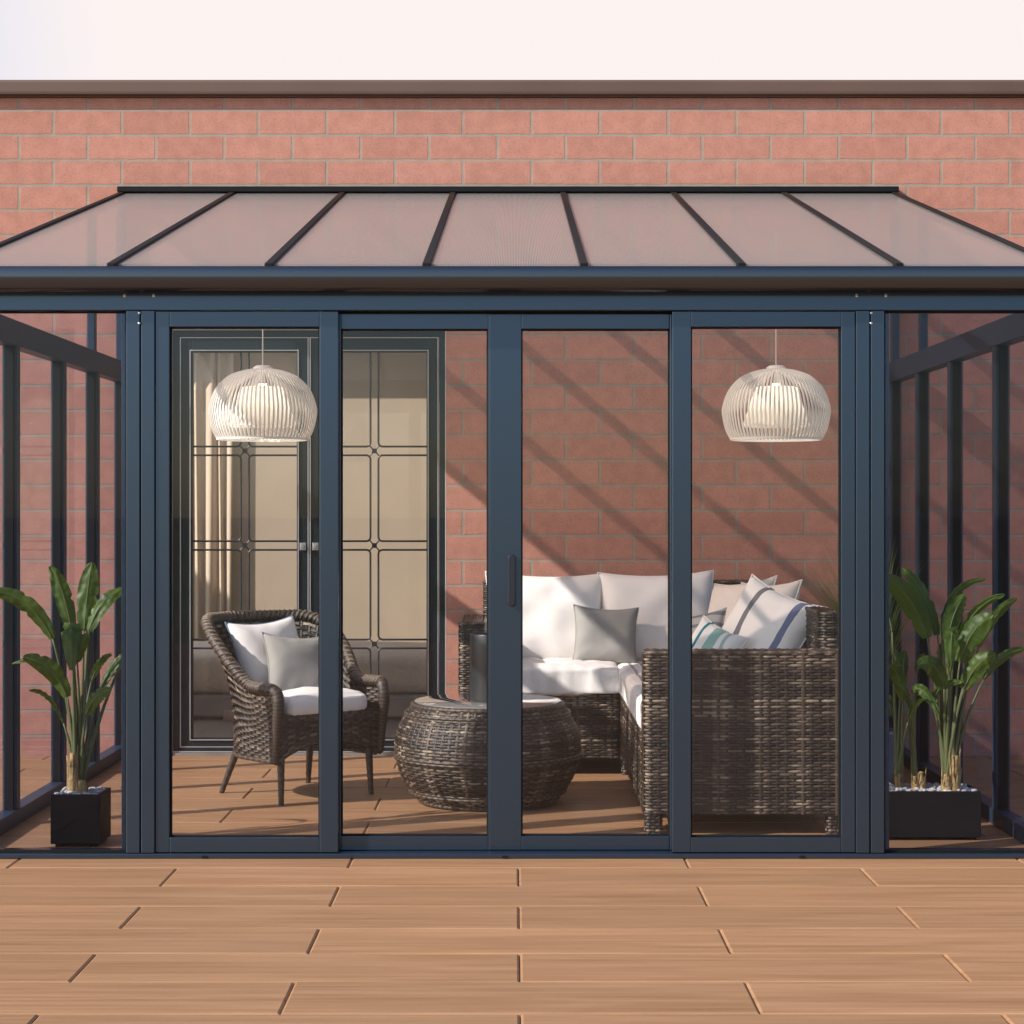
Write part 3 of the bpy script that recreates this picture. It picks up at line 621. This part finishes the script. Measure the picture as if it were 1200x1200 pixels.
# ------------------------------------------------------------------ pillows
def pillow_mesh(w, h, t, seed=0, n=26, ear=.10, wr=.008):
    mb = MB()
    def pt(i, j, sgn):
        a, b = -1+2*i/n, -1+2*j/n
        k = 1-ear*((1-a*a)*abs(b)**2.2) ; k2 = 1-ear*((1-b*b)*abs(a)**2.2)
        x, y = a*w/2*k2, b*h/2*k
        th = t/2*((1-a**4)*(1-b**4))**.55*(1-.18*(a*a+b*b)/2)
        edge = (1-abs(a)**3)*(1-abs(b)**3)
        nz = noise.noise(Vector((x*7+seed*3.1, y*7, sgn*2.)))*wr*2.2*edge
        r_ = math.hypot(a, b); an = math.atan2(b, a)
        nz += wr*.9*math.sin(an*9+seed+3*noise.noise(Vector((a*2, b*2, seed))))*max(0, r_-.55)*edge*1.5
        y -= .02*h*(1-a*a)*(1 if b > 0 else -.3)*(b*b)
        return (x, y, sgn*(th+nz*(1 if th > 0 else 0)))
    for sgn in (1, -1):
        vs = [pt(i, j, sgn) for j in range(n+1) for i in range(n+1)]
        fs = [(j*(n+1)+i, j*(n+1)+i+1, (j+1)*(n+1)+i+1, (j+1)*(n+1)+i) for j in range(n) for i in range(n)]
        if sgn < 0: fs = [f[::-1] for f in fs]
        mb.add(vs, fs)
    seam = [pt(i, 0, 1) for i in range(n+1)]+[pt(n, j, 1) for j in range(1, n+1)]+[pt(i, n, 1) for i in range(n-1, -1, -1)]+[pt(0, j, 1) for j in range(n-1, -1, -1)]
    return mb, [(x, y, 0) for x, y, z in seam]
def pillow(name, w, h, t, c, n, roll, m, label, seed=0, ear=.10, piping=None, group=None, cat='cushion', wr=.008):
    mb, seam = pillow_mesh(w, h, t, seed, ear=ear, wr=wr)
    o = mb.build(name, m, None, smooth=True, angle=180)
    bmx = bmesh.new(); bmx.from_mesh(o.data); bmesh.ops.remove_doubles(bmx, verts=bmx.verts, dist=.0004); bmx.to_mesh(o.data); bmx.free()
    n = Vector(n).normalized(); x = Vector((0, 0, 1)).cross(n).normalized(); y = n.cross(x)
    rot = Matrix((x, y, n)).transposed() @ Matrix.Rotation(roll, 3, 'Z')
    o.matrix_world = Matrix.Translation(c) @ rot.to_4x4()
    tag(o, label, cat, group)
    p = MB(); p.tube(seam, .0035, 6, cap=False); po = p.build('piping', piping or m, None, smooth=True, angle=180); po.parent = o
    return o
def at(px, py, Y): return (PX(px, Y), Y, PZ(py, Y))
pillow('back_cushion', .63, .50, .17, at(638.5, 725, 2.66), (0, -.95, .30), R(-1), M['white'], 'white back cushion on the corner sofa, on the left behind the door stile', 1, ear=.07)
pillow('back_cushion', .61, .50, .17, at(771, 724, 2.66), (.03, -.95, .30), R(1), M['white'], 'white back cushion on the corner sofa, on the right of the grey pillow', 2, ear=.07)
pillow('throw_pillow', .335, .31, .12, at(709.5, 745, 2.45), (.06, -.95, .28), R(-3), M['greyfab'], 'plain grey square pillow leaning in the corner of the white sofa cushions', 3, ear=.10)
pillow('throw_pillow', .40, .44, .15, at(864, 728, 2.0), (-.72, -.60, .42), R(8), M['beige'], 'pale beige pillow on the sofa behind the striped ones', 4, ear=.09)
pillow('throw_pillow', .36, .40, .14, at(893, 728, 1.55), (-.70, -.62, .42), R(4), M['beige'], 'beige pillow tucked between the pale one and the large striped one', 8, ear=.09)
pillow('throw_pillow', .45, .45, .16, at(895, 744, 1.10), (-.58, -.68, .42), R(-19), M['stripe_and_shadow'], 'large white pillow with a grey stripe and a painted blue shadow band above the near sofa arm', 5, ear=.09)
pillow('throw_pillow', .30, .26, .10, at(817, 748, 1.65), (-.6, -.7, .42), R(12), M['pattern'], 'small grey patterned pillow behind the teal striped one', 6, ear=.10)
pillow('throw_pillow', .26, .28, .10, at(831, 766, 1.05), (-.50, -.75, .45), R(-22), M['stripe_teal'], 'small white pillow with teal stripes at the near sofa arm', 7, ear=.10)

# ------------------------------------------------------------------ round table and vase
TX, TY = PX(571.5, 1.36), 1.36
table = thing('round_table', (TX, TY, 0), 'drum shaped dark wicker table with a round glass top', 'table')
pp = [(.300, .012), (.335, .05), (.375, .11), (.402, .18), (.412, .24), (.405, .30), (.385, .355), (.352, .41), (.335, .438)]
tpath = Path([(r_, 0, z) for r_, z in pp])
# smooth the profile
def cat_rom(pts, n=8):
    out = []
    for i in range(len(pts)-1):
        p0, p1, p2, p3 = pts[max(i-1, 0)], pts[i], pts[i+1], pts[min(i+2, len(pts)-1)]
        for k in range(n):
            t_ = k/n
            out.append(tuple(.5*((2*p1[d])+(-p0[d]+p2[d])*t_+(2*p0[d]-5*p1[d]+4*p2[d]-p3[d])*t_*t_+(-p0[d]+3*p1[d]-3*p2[d]+p3[d])*t_**3) for d in range(len(p1))))
    out.append(tuple(pts[-1])); return out
tpath = Path([(r_, 0, z) for r_, z in cat_rom(pp)])
UL = 2*math.pi*.40
def PT(u, v):
    q = tpath.at(v); a = u/UL*2*math.pi; return (TX+q.x*math.cos(a), TY+q.x*math.sin(a), q.z)
w_ = MB(); weave(w_, PT, UL, tpath.L, pitch=.0132, stake=.036, amp=.0045, band=UL/14, seed=21, base=.47); sheet(w_, PT, UL, tpath.L, 96, 24)
for zi, rr_ in ((.06, .343), (.215, .411), (.40, .361)):
    for dz in (-.006, .006):
        n = 120; w_.tube([(TX+(rr_+.009)*math.cos(2*math.pi*k/n), TY+(rr_+.009)*math.sin(2*math.pi*k/n), zi+dz) for k in range(n+1)], .0062, 6, tint=[.35+.45*((k+(dz > 0)) % 2) for k in range(n+1)], cap=False)
for zi, rr_ in ((.44, .338), (.014, .305)):
    n = 140; w_.tube([(TX+rr_*math.cos(2*math.pi*k/n), TY+rr_*math.sin(2*math.pi*k/n), zi) for k in range(n+1)], .011, 8, tint=[.35+.35*(k % 2) for k in range(n+1)], cap=False)
w_.lathe([(0, .435), (.335, .435)], (TX, TY, 0), 64, .3)
w_.build('body', M['wicker'], table, smooth='keep')
MB().lathe([(0, .448), (.325, .448), (.330, .451), (.330, .455), (.326, .458), (0, .458)], (TX, TY, 0), 96).build('glass_top', M['tabletop'], table, smooth=True)
vx, vy, vz = PX(578, TY-.02), TY-.02, .4585
v_ = MB(); v_.lathe([(0, .004), (.094, .004), (.100, 0), (.104, .008), (.104, .292), (.102, .298), (.097, .298), (.095, .29), (.093, .02), (0, .02)], (vx, vy, vz), 64)
vo = v_.build('vase', M['vase'], None, smooth=True); tag(vo, 'dark grey cylindrical vase standing on the round wicker table', 'vase')

# ------------------------------------------------------------------ armchair
chair = thing('wicker_armchair', (-.985, 1.60, 0), 'dark brown wicker tub armchair with splayed legs by the french doors', 'armchair', rz=R(42))
hw_, yf, yb = .275, -.265, .0
arc = [(-hw_*1.03, yf, 0), (-hw_*1.02, yf*.5, 0)]+[(-hw_*math.cos(a)*1.02, .285*math.sin(a), 0) for a in [math.pi*k/28 for k in range(29)]]+[(hw_*1.02, yf*.5, 0), (hw_*1.03, yf, 0)]
cp = Path(arc); ZB = .19
def smooth_(a): a = max(0, min(1, a)); return a*a*(3-2*a)
def ctop(q): return .515+.288*smooth_((q.y+.13)/.36)**1.1
def shell(u, k, off=0.):
    q = cp.at(u); h = ctop(q); z = ZB+(h-ZB)*k
    d = Vector((q.x, max(q.y, 0)*1.0, 0)); d = d.normalized() if d.length > 1e-6 else Vector((0, 1, 0))
    back = smooth_((q.y+.1)/.35); fl = -.012*(1-k)**1.3+(.022+.110*back)*max(0, k-.35)**1.7/.48
    p = q+d*(fl+off); p.z = z+.035*(k < .02)*0
    return p
VL = .50
w_ = MB()
PO = lambda u, v: shell(u, v/VL, .010)
PI_ = lambda u, v: shell(cp.L-u, v/VL, -.010)
weave(w_, PO, cp.L, VL, pitch=.0185, stake=.030, amp=.0052, seed=31, base=.50)
weave(w_, PI_, cp.L, VL, pitch=.0185, stake=.030, amp=.0048, seed=32, base=.42)
sheet(w_, lambda u, v: shell(u, v/VL, 0), cp.L, VL, 60, 10)
n = 110
rim = [shell(cp.L*k/n, 1.0) for k in range(n+1)]
prf = [(-.002, .322), (-.006, .29), (-.010, .24), (-.016, .18), (-.024, .13), (-.030, .085), (-.030, .045), (-.020, .014)]
front_l = [rim[0]+Vector((.01, a, -z)) for a, z in prf]; front_r = [rim[-1]+Vector((-.01, a, -z)) for a, z in prf[::-1]]
fp_ = Path(front_l+[rim[0]]); m_ = 42; front_l = [fp_.at(fp_.L*k/m_) for k in range(m_)]; front_r = [Vector((-p.x, p.y, p.z)) for p in front_l[::-1]]
rl = front_l+rim+front_r; rf_ = [.014+.013*min(1, 1.25*k/m_)+.0018*(k % 2) for k in range(m_)]
rad = rf_+[.026]*(n+1)+rf_[::-1]
w_.tube(rl, rad, 10, tint=[.3+.35*(k % 2) for k in range(len(rl))])
# braid on the rim
for ph in (0, math.pi):
    br = []
    for k in range(3*n+1):
        p = shell(cp.L*k/(3*n), 1.0); q = shell(cp.L*min(1, (k+1)/(3*n)), 1.0); t_ = (q-p) if k < 3*n else (p-shell(cp.L*(k-1)/(3*n), 1.)); t_ = t_.normalized(); sd_ = t_.cross(Vector((0, 0, 1))).normalized(); up_ = sd_.cross(t_)
        an = k*.8+ph; br.append(p+sd_*math.cos(an)*.023+up_*(math.sin(an)*.023))
    w_.tube(br, .0085, 5, tint=[.5+.4*math.sin(k*.8+ph) for k in range(len(br))], cap=False)
# front apron with an arched lower edge
x0_, x1_ = rim[0].x, rim[-1].x
def PF(u, v):
    k = u/(x1_-x0_)*2-1; zb_ = ZB+.085*(1-k*k); return (x0_+.01+u*(1-.02/(x1_-x0_)), yf-.004, zb_+(.40-zb_)*v/.24)
weave(w_, PF, x1_-x0_, .24, pitch=.0185, stake=.030, amp=.0048, seed=33, base=.38); sheet(w_, PF, x1_-x0_, .24, 12, 2)
w_.tube([PF((x1_-x0_)*k/20, 0) for k in range(21)], .010, 6, tint=[.3+.4*(k % 2) for k in range(21)])
w_.tube([shell(cp.L*k/60, 0.0) for k in range(61)], .011, 6, tint=[.3+.4*(k % 2) for k in range(61)])
w_.box(-.26, .26, -.25, .2, .34, .385, .05)
w_.build('wicker_shell', M['wicker'], chair, smooth='keep', local=True)
for sx, sy in ((-1, -1), (1, -1), (-1, 1), (1, 1)):
    x, y = sx*(.245 if sy < 0 else .20), (-.242 if sy < 0 else .15); q = MB(); fo = .012 if sy < 0 else .085
    n_ = 14; pts = [(x+sx*fo*.55*(1-k/n_), y+sy*fo*(1-k/n_), .24*k/n_) for k in range(n_+1)]
    q.tube(pts, [.0115+.007*k/n_+.0014*(k % 2) for k in range(n_+1)], 10, tint=[.25+.3*(k % 2) for k in range(n_+1)]); q.build('leg', M['wicker'], chair, smooth=True, local=True)
cs = rounded_box(.455, .46, .095, .04, .025, n=16, seed=9, wr=.008)
o = cs.build('seat_cushion', M['white'], chair, smooth=True, local=True, angle=180); o.location = (0, -.055, .430)
fx, fy = math.sin(R(42)), -math.cos(R(42))
pillow('throw_pillow', .39, .40, .14, at(317, 772, 1.70), (fx*.9+.0, fy*.9, .36), R(3), M['white'], 'white pillow with blue piping leaning in the wicker armchair', 11, ear=.10, piping=M['bluegrey'])
pillow('throw_pillow', .33, .32, .12, at(349, 781, 1.56), (fx*.75, fy*1.05, .40), R(-5), M['greyfab'], 'plain grey pillow leaning on the white one in the wicker armchair', 12, ear=.12)

# ------------------------------------------------------------------ pendant lamps
def lamp(x, y, label):
    z0 = PZ(516, y)
    L = thing('pendant_lamp', (x, y, z0), label, 'lamp', 'pendant lamps under the glass roof')
    prof = cat_rom([(.030, .317), (.085, .308), (.15, .282), (.205, .225), (.233, .15), (.232, .10), (.219, .045), (.198, .004)], 5)
    mb = MB(); nf = 76
    for k in range(nf):
        a = 2*math.pi*k/nf; ca, sa = math.cos(a), math.sin(a); vs = []; 
        for i_, (r_, z) in enumerate(prof):
            wd = min(.0037, r_*math.pi/nf*.75)
            for du, dr in ((-wd, .004), (wd, .004), (wd, -.0005), (-wd, -.0005)): vs.append(((r_+dr)*ca-du*sa, (r_+dr)*sa+du*ca, z))
        m_ = len(prof); fs = [(i_*4+q, i_*4+(q+1) % 4, i_*4+4+(q+1) % 4, i_*4+4+q) for i_ in range(m_-1) for q in range(4)]+[(0, 1, 2, 3), (m_*4-1, m_*4-2, m_*4-3, m_*4-4)]
        mb.add(vs, fs)
    mb.build('lamp_shade', M['shade'], L, local=True)
    MB().lathe([(.193, 0), (.203, 0), (.204, .008), (.200, .012), (.193, .010)], n=72, closed=True).build('ring', M['shade'], L, smooth=True, local=True)
    MB().lathe([(0, .332), (.030, .330), (.042, .322), (.045, .308), (0, .306)], n=32).build('cap', M['shade'], L, smooth=True, local=True)
    MB().lathe([(.01, .236)]+cat_rom([(.086, .236), (.095, .225), (.115, .16), (.15, .06)], 4), n=48).build('reflector', M['opal'], L, smooth=True, local=True)
    MB().lathe([(.0, .10)]+[(.036*math.sin(a), .136-.036*math.cos(a)) for a in [k*math.pi/10 for k in range(1, 8)]]+[(.016, .19), (.016, .25)], n=24).build('bulb', M['bulb'], L, smooth=True, local=True)
    top = zr(y)-.004-z0
    MB().tube([(0, 0, .325), (0, 0, top)], .0032, 8).build('cord', M['cord'], L, smooth=True, local=True)
    return L
lamp(PX(308, 1.2), 1.2, 'round ribbed white pendant lamp hanging above the wicker armchair')
lamp(PX(909.5, 1.2), 1.2, 'round ribbed white pendant lamp hanging above the near end of the sofa')

# ------------------------------------------------------------------ potted banana plants
def leaf(parent, p0, p1, p2, width, seed, roll=0., sag=.05):
    """petiole from the soil to the blade, then a paddle blade folded along its midrib with a few splits"""
    rr = random.Random(seed); mb = MB(); p0, p1, p2 = Vector(p0), Vector(p1), Vector(p2)
    ctrl = Vector((p0.x*.6+p1.x*.4, p0.y*.6+p1.y*.4, p0.z*.35+p1.z*.65)); n = 10
    pt = [(p0*(1-t)**2+ctrl*2*t*(1-t)+p1*t*t) for t in [k/n for k in range(n+1)]]
    mb.tube(pt, [.010-.0065*k/n for k in range(n+1)], 6, tint=.97)
    d0 = (p1-ctrl).normalized(); Lb = (p2-p1).length
    c2 = p1+d0*Lb*.35+(p2-p1)*.25+Vector((0, 0, sag*Lb)); n = 22; m_ = 5
    cur = [(p1*(1-t)**2+c2*2*t*(1-t)+p2*t*t) for t in [k/n for k in range(n+1)]]
    vs = []; tt = []; off = rr.random()*9
    view = Vector((math.sin(roll), -math.cos(roll), .25)).normalized()
    splits = {rr.randrange(5, n-2): rr.choice((-1, 1)) for _ in range(2)}
    for k, c in enumerate(cur):
        t = k/n; d = (cur[min(k+1, n)]-cur[max(k-1, 0)]).normalized(); side = d.cross(view).normalized(); nor = side.cross(d).normalized()
        wd = width/2*(math.sin(math.pi*min(1, t*.93+.055))**.50)*(1-.12*t)
        for j in range(-m_, m_+1):
            a = j/m_; dip = .28*abs(a)*wd*(1 if True else 0)
            rip = .0035*math.sin(k*2.1+off)*abs(a)+.006*noise.noise(Vector((t*5+off, a*2, seed)))
            ww = wd
            if k in splits and splits[k]*a > .35: ww = wd*.72
            vs.append(c+side*a*ww-nor*(dip*.8)+nor*rip)
            vein = .12*(1 if (k % 2) else -1)
            tt.append(max(0, min(.84, .42+vein*.5+.4*noise.noise(Vector((t*3+off, a, seed*.3)))+rr.uniform(-.04, .04))) if j else 1.0)
    mcol = 2*m_+1
    mb.add(vs, [(k*mcol+j, k*mcol+j+1, (k+1)*mcol+j+1, (k+1)*mcol+j) for k in range(n) for j in range(mcol-1)], tt)
    mb.tube(cur[:-1], [.0032-.0024*k/n for k in range(n)], 5, tint=.97)
    return mb.build('leaf', M['leaf'], parent, smooth='keep')
def pot_box(parent, x0, x1, y0, y1, h, m):
    t = .012; b_ = MB()
    b_.add([(x0, y0, .012), (x1, y0, .012), (x1, y1, .012), (x0, y1, .012), (x0, y0, h), (x1, y0, h), (x1, y1, h), (x0, y1, h),
            (x0+t, y0+t, h), (x1-t, y0+t, h), (x1-t, y1-t, h), (x0+t, y1-t, h), (x0+t, y0+t, h-.012), (x1-t, y0+t, h-.012), (x1-t, y1-t, h-.012), (x0+t, y1-t, h-.012)],
           [(0, 3, 2, 1), (0, 1, 5, 4), (1, 2, 6, 5), (2, 3, 7, 6), (3, 0, 4, 7), (4, 5, 9, 8), (5, 6, 10, 9), (6, 7, 11, 10), (7, 4, 8, 11), (8, 9, 13, 12), (9, 10, 14, 13), (10, 11, 15, 14), (11, 8, 12, 15), (12, 13, 14, 15)])
    for sx in (x0+.03, x1-.03):
        for sy in (y0+.03, y1-.03): b_.box(sx-.015, sx+.015, sy-.015, sy+.015, 0, .0125)
    return b_.build('pot', m, parent, bevel=.003)
def pebbles(parent, x0, x1, y0, y1, z, n, seed):
    rr = random.Random(seed); mb = MB(); bm = bmesh.new(); bmesh.ops.create_icosphere(bm, subdivisions=2, radius=1); V0 = [v.co.copy() for v in bm.verts]; F0 = [tuple(v.index for v in f.verts) for f in bm.faces]; bm.free()
    for _ in range(n):
        c = Vector((rr.uniform(x0, x1), rr.uniform(y0, y1), z+rr.uniform(-.006, .006))); s_ = Vector((rr.uniform(.008, .015), rr.uniform(.008, .015), rr.uniform(.006, .010))); k = rr.random()*9
        mb.add([c+Vector((v.x*s_.x, v.y*s_.y, v.z*s_.z))*(1+.18*noise.noise(v*1.5+Vector((k, k, 0)))) for v in V0], F0)
    o = mb.build('pebbles', M['pebble'], parent, smooth=True, angle=180); o['kind'] = 'stuff'; return o
def stump(parent, x, y, z, h, seed, r=.017):
    """cut stem wrapped in torn dry leaf sheaths"""
    rr = random.Random(seed); mb = MB(); n = 8
    mb.tube([(x+rr.uniform(-.002, .002), y, z+h*.9*i_/n) for i_ in range(n+1)], [r*(1.1-.35*i_/n)*rr.uniform(.9, 1.08) for i_ in range(n+1)], 9)
    for k in range(13):
        a = k*2*math.pi/13+rr.uniform(-.2, .2); hh = h*rr.uniform(.45, 1.12); dx, dy = math.cos(a), math.sin(a); fl = rr.uniform(.0, .014); vs = []; wv = rr.uniform(.006, .011)
        for i_ in range(n+1):
            t_ = i_/n; rad_ = r*(1.18-.3*t_)+fl*t_**3; c = Vector((x+dx*rad_, y+dy*rad_, z+hh*t_)); sd_ = Vector((-dy, dx, 0)); w0 = wv*(1-t_**2.5)*rr.uniform(.8, 1.1)+.0008
            vs += [c-sd_*w0, c+Vector((dx, dy, 0))*.003, c+sd_*w0]
        mb.add(vs, [(i_*3+q, i_*3+1+q, i_*3+4+q, i_*3+3+q) for i_ in range(n) for q in range(2)])
    return mb.build('stump', M['stump'], parent, smooth='keep')
def plantleaf(parent, Y, base, a, tip, wpx, dy1, dy2, seed, roll=0., sag=.05):
    s_ = S(Y); bx, by = base
    p0 = (PX(bx, Y)+rnd.uniform(-.012, .012), Y+rnd.uniform(-.015, .015), PZ(by, Y))
    leaf(parent, p0, (PX(a[0], Y), Y+dy1, PZ(a[1], Y)), (PX(tip[0], Y), Y+dy2, PZ(tip[1], Y)), wpx*s_, seed, roll, sag)

YP = .30
px0, px1 = PX(59, .2), PX(117.5, .2)
plant = thing('potted_plant', ((px0+px1)/2, YP, 0), 'banana leaved plant in a small square black pot behind the left pane', 'plant')
pot_box(plant, px0, px1, .20, .395, .205, M['pot']); pebbles(plant, px0+.016, px1-.016, .22, .38, .200, 110, 3)
for x, h, sd_ in ((87, .19, 1), (99, .075, 2)): stump(plant, PX(x, YP), YP+(-.02 if x < 90 else -.045), .185, h, sd_, .019)
B = (93, 925)
for a, tp, wp, d1, d2, ro, sg in [((63, 748), (-6, 692), 20, -.02, -.08, -.3, .12), ((82, 742), (53, 664), 21, .03, .08, .35, .05), ((96, 740), (101, 660), 25, .04, .10, .1, .02),
        ((104, 740), (143, 690), 20, .0, .06, -.4, .10), ((87, 742), (91, 783), 25, -.05, -.10, 0, .45), ((94, 775), (109, 742), 15, -.05, -.07, .4, .1), ((81, 816), (35, 768), 22, -.03, -.10, -.2, .10),
        ((72, 806), (6, 781), 8, .04, .10, 1.0, .2), ((73, 848), (38, 808), 7, .02, -.06, 1.0, .25), ((117, 806), (152, 766), 16, .03, .05, -.5, .12), ((104, 836), (136, 806), 17, -.04, -.09, -.2, .12), ((103, 800), (122, 770), 10, .06, .14, .9, .1), ((150, 750), (143, 735), 7, .15, .2, .9, .1)]:
    plantleaf(plant, YP, B, a, tp, wp*1.05, d1, d2, len(col.objects), ro, sg)

YQ = .45
qx0, qx1 = PX(1036, .35), PX(1150, .35)
plant2 = thing('potted_plant', ((qx0+qx1)/2, YQ, 0), 'three banana leaved stems in a long rectangular black planter behind the right pane', 'plant')
pot_box(plant2, qx0, qx1, .35, .55, .195, M['pot']); pebbles(plant2, qx0+.016, qx1-.016, .37, .535, .192, 260, 4)
for x, h, sd_ in ((1106, .10, 5), (1116, .185, 6), (1052, .10, 7), (1070, .09, 8), (1078, .11, 9)): stump(plant2, PX(x, YQ), YQ+(-.05 if x > 1100 else -.03), .165, h, sd_, .018 if x > 1100 else .012)
for bx, lst in ((1110, [((1088, 748), (1033, 675), 26, .02, -.03, -.2, .08), ((1102, 745), (1063, 666), 19, .05, .10, .3, .06), ((1107, 732), (1162, 680), 10, .06, .10, .9, .12), ((1112, 752), (1136, 698), 22, .02, .06, .2, .05),
            ((1116, 765), (1173, 696), 12, -.02, -.06, .7, .10), ((1122, 775), (1158, 720), 28, -.04, -.08, -.2, .10), ((1147, 758), (1194, 702), 13, .0, .03, .6, .1), ((1126, 806), (1158, 764), 23, -.05, -.12, -.2, .12),
            ((1156, 797), (1206, 762), 12, .04, .06, .5, .12), ((1103, 806), (1068, 776), 24, -.05, -.13, .1, .25), ((1112, 745), (1107, 785), 18, -.06, -.09, 0, .4), ((1106, 782), (1116, 752), 13, .05, .08, .4, .1), ((1092, 826), (1124, 798), 11, -.02, -.06, .5, .2), ((1136, 800), (1150, 772), 10, .08, .14, .7, .1)]),
        (1072, [((1068, 812), (1095, 835), 14, -.04, -.10, .2, .3), ((1062, 800), (1066, 764), 14, .04, .08, .3, .1), ((1078, 790), (1092, 770), 10, .06, .12, .6, .1), ((1066, 830), (1048, 800), 10, -.03, -.08, .5, .15)]),
        (1053, [((1050, 742), (1036, 700), 13, .08, .14, .4, .1), ((1057, 820), (1040, 778), 17, -.02, -.06, -.2, .1), ((1059, 800), (1054, 764), 17, .05, .08, .2, .05), ((1050, 840), (1030, 812), 16, .04, .06, .2, .1), ((1061, 845), (1080, 815), 9, -.05, -.10, .7, .15)])):
    for a, tp, wp, d1, d2, ro, sg in lst: plantleaf(plant2, YQ, (bx, 922), a, tp, wp*1.05, d1, d2, len(col.objects), ro, sg)

# grass behind the sofa
gx, gy = PX(1022, 1.95), 1.95
gr = thing('grass_plant', (gx, gy, 0), 'tall thin leaved grass in a grey blue pot between sofa and side wall', 'plant')
gp = MB(); gp.lathe([(0, 0), (.085, 0), (.095, .01), (.115, .235), (.122, .24), (.122, .255), (.108, .255), (.106, .22), (0, .22)], (gx, gy, 0), 40); gp.build('pot', M['bluepot'], gr, smooth=True)
gb_ = MB()
for k in range(320):
    a = rnd.uniform(0, 6.28); ln = rnd.uniform(.65, 1.05); le = rnd.uniform(.05, .42); a = a if k % 2 else math.pi+rnd.uniform(-.7, .7); le = le if k % 2 else rnd.uniform(.15, .5); d = Vector((math.cos(a), math.sin(a)*.7, 0)); p = Vector((gx, gy, .22))+d*rnd.uniform(0, .07); n = 8; wv_ = rnd.uniform(.003, .006); sd_ = Vector((-d.y, d.x, 0)).normalized(); vs = []
    for i_ in range(n+1):
        t_ = i_/n; c = p+d*le*t_**2+Vector((0, 0, ln*(t_-.18*t_**3*le*2))); vs += [c-sd_*wv_*(1-t_**2), c+sd_*wv_*(1-t_**2)]
    gb_.add(vs, [(i_*2, i_*2+1, i_*2+3, i_*2+2) for i_ in range(n)], rnd.random()*.85)
gb_.build('blades', M['grass'], gr, smooth='keep')
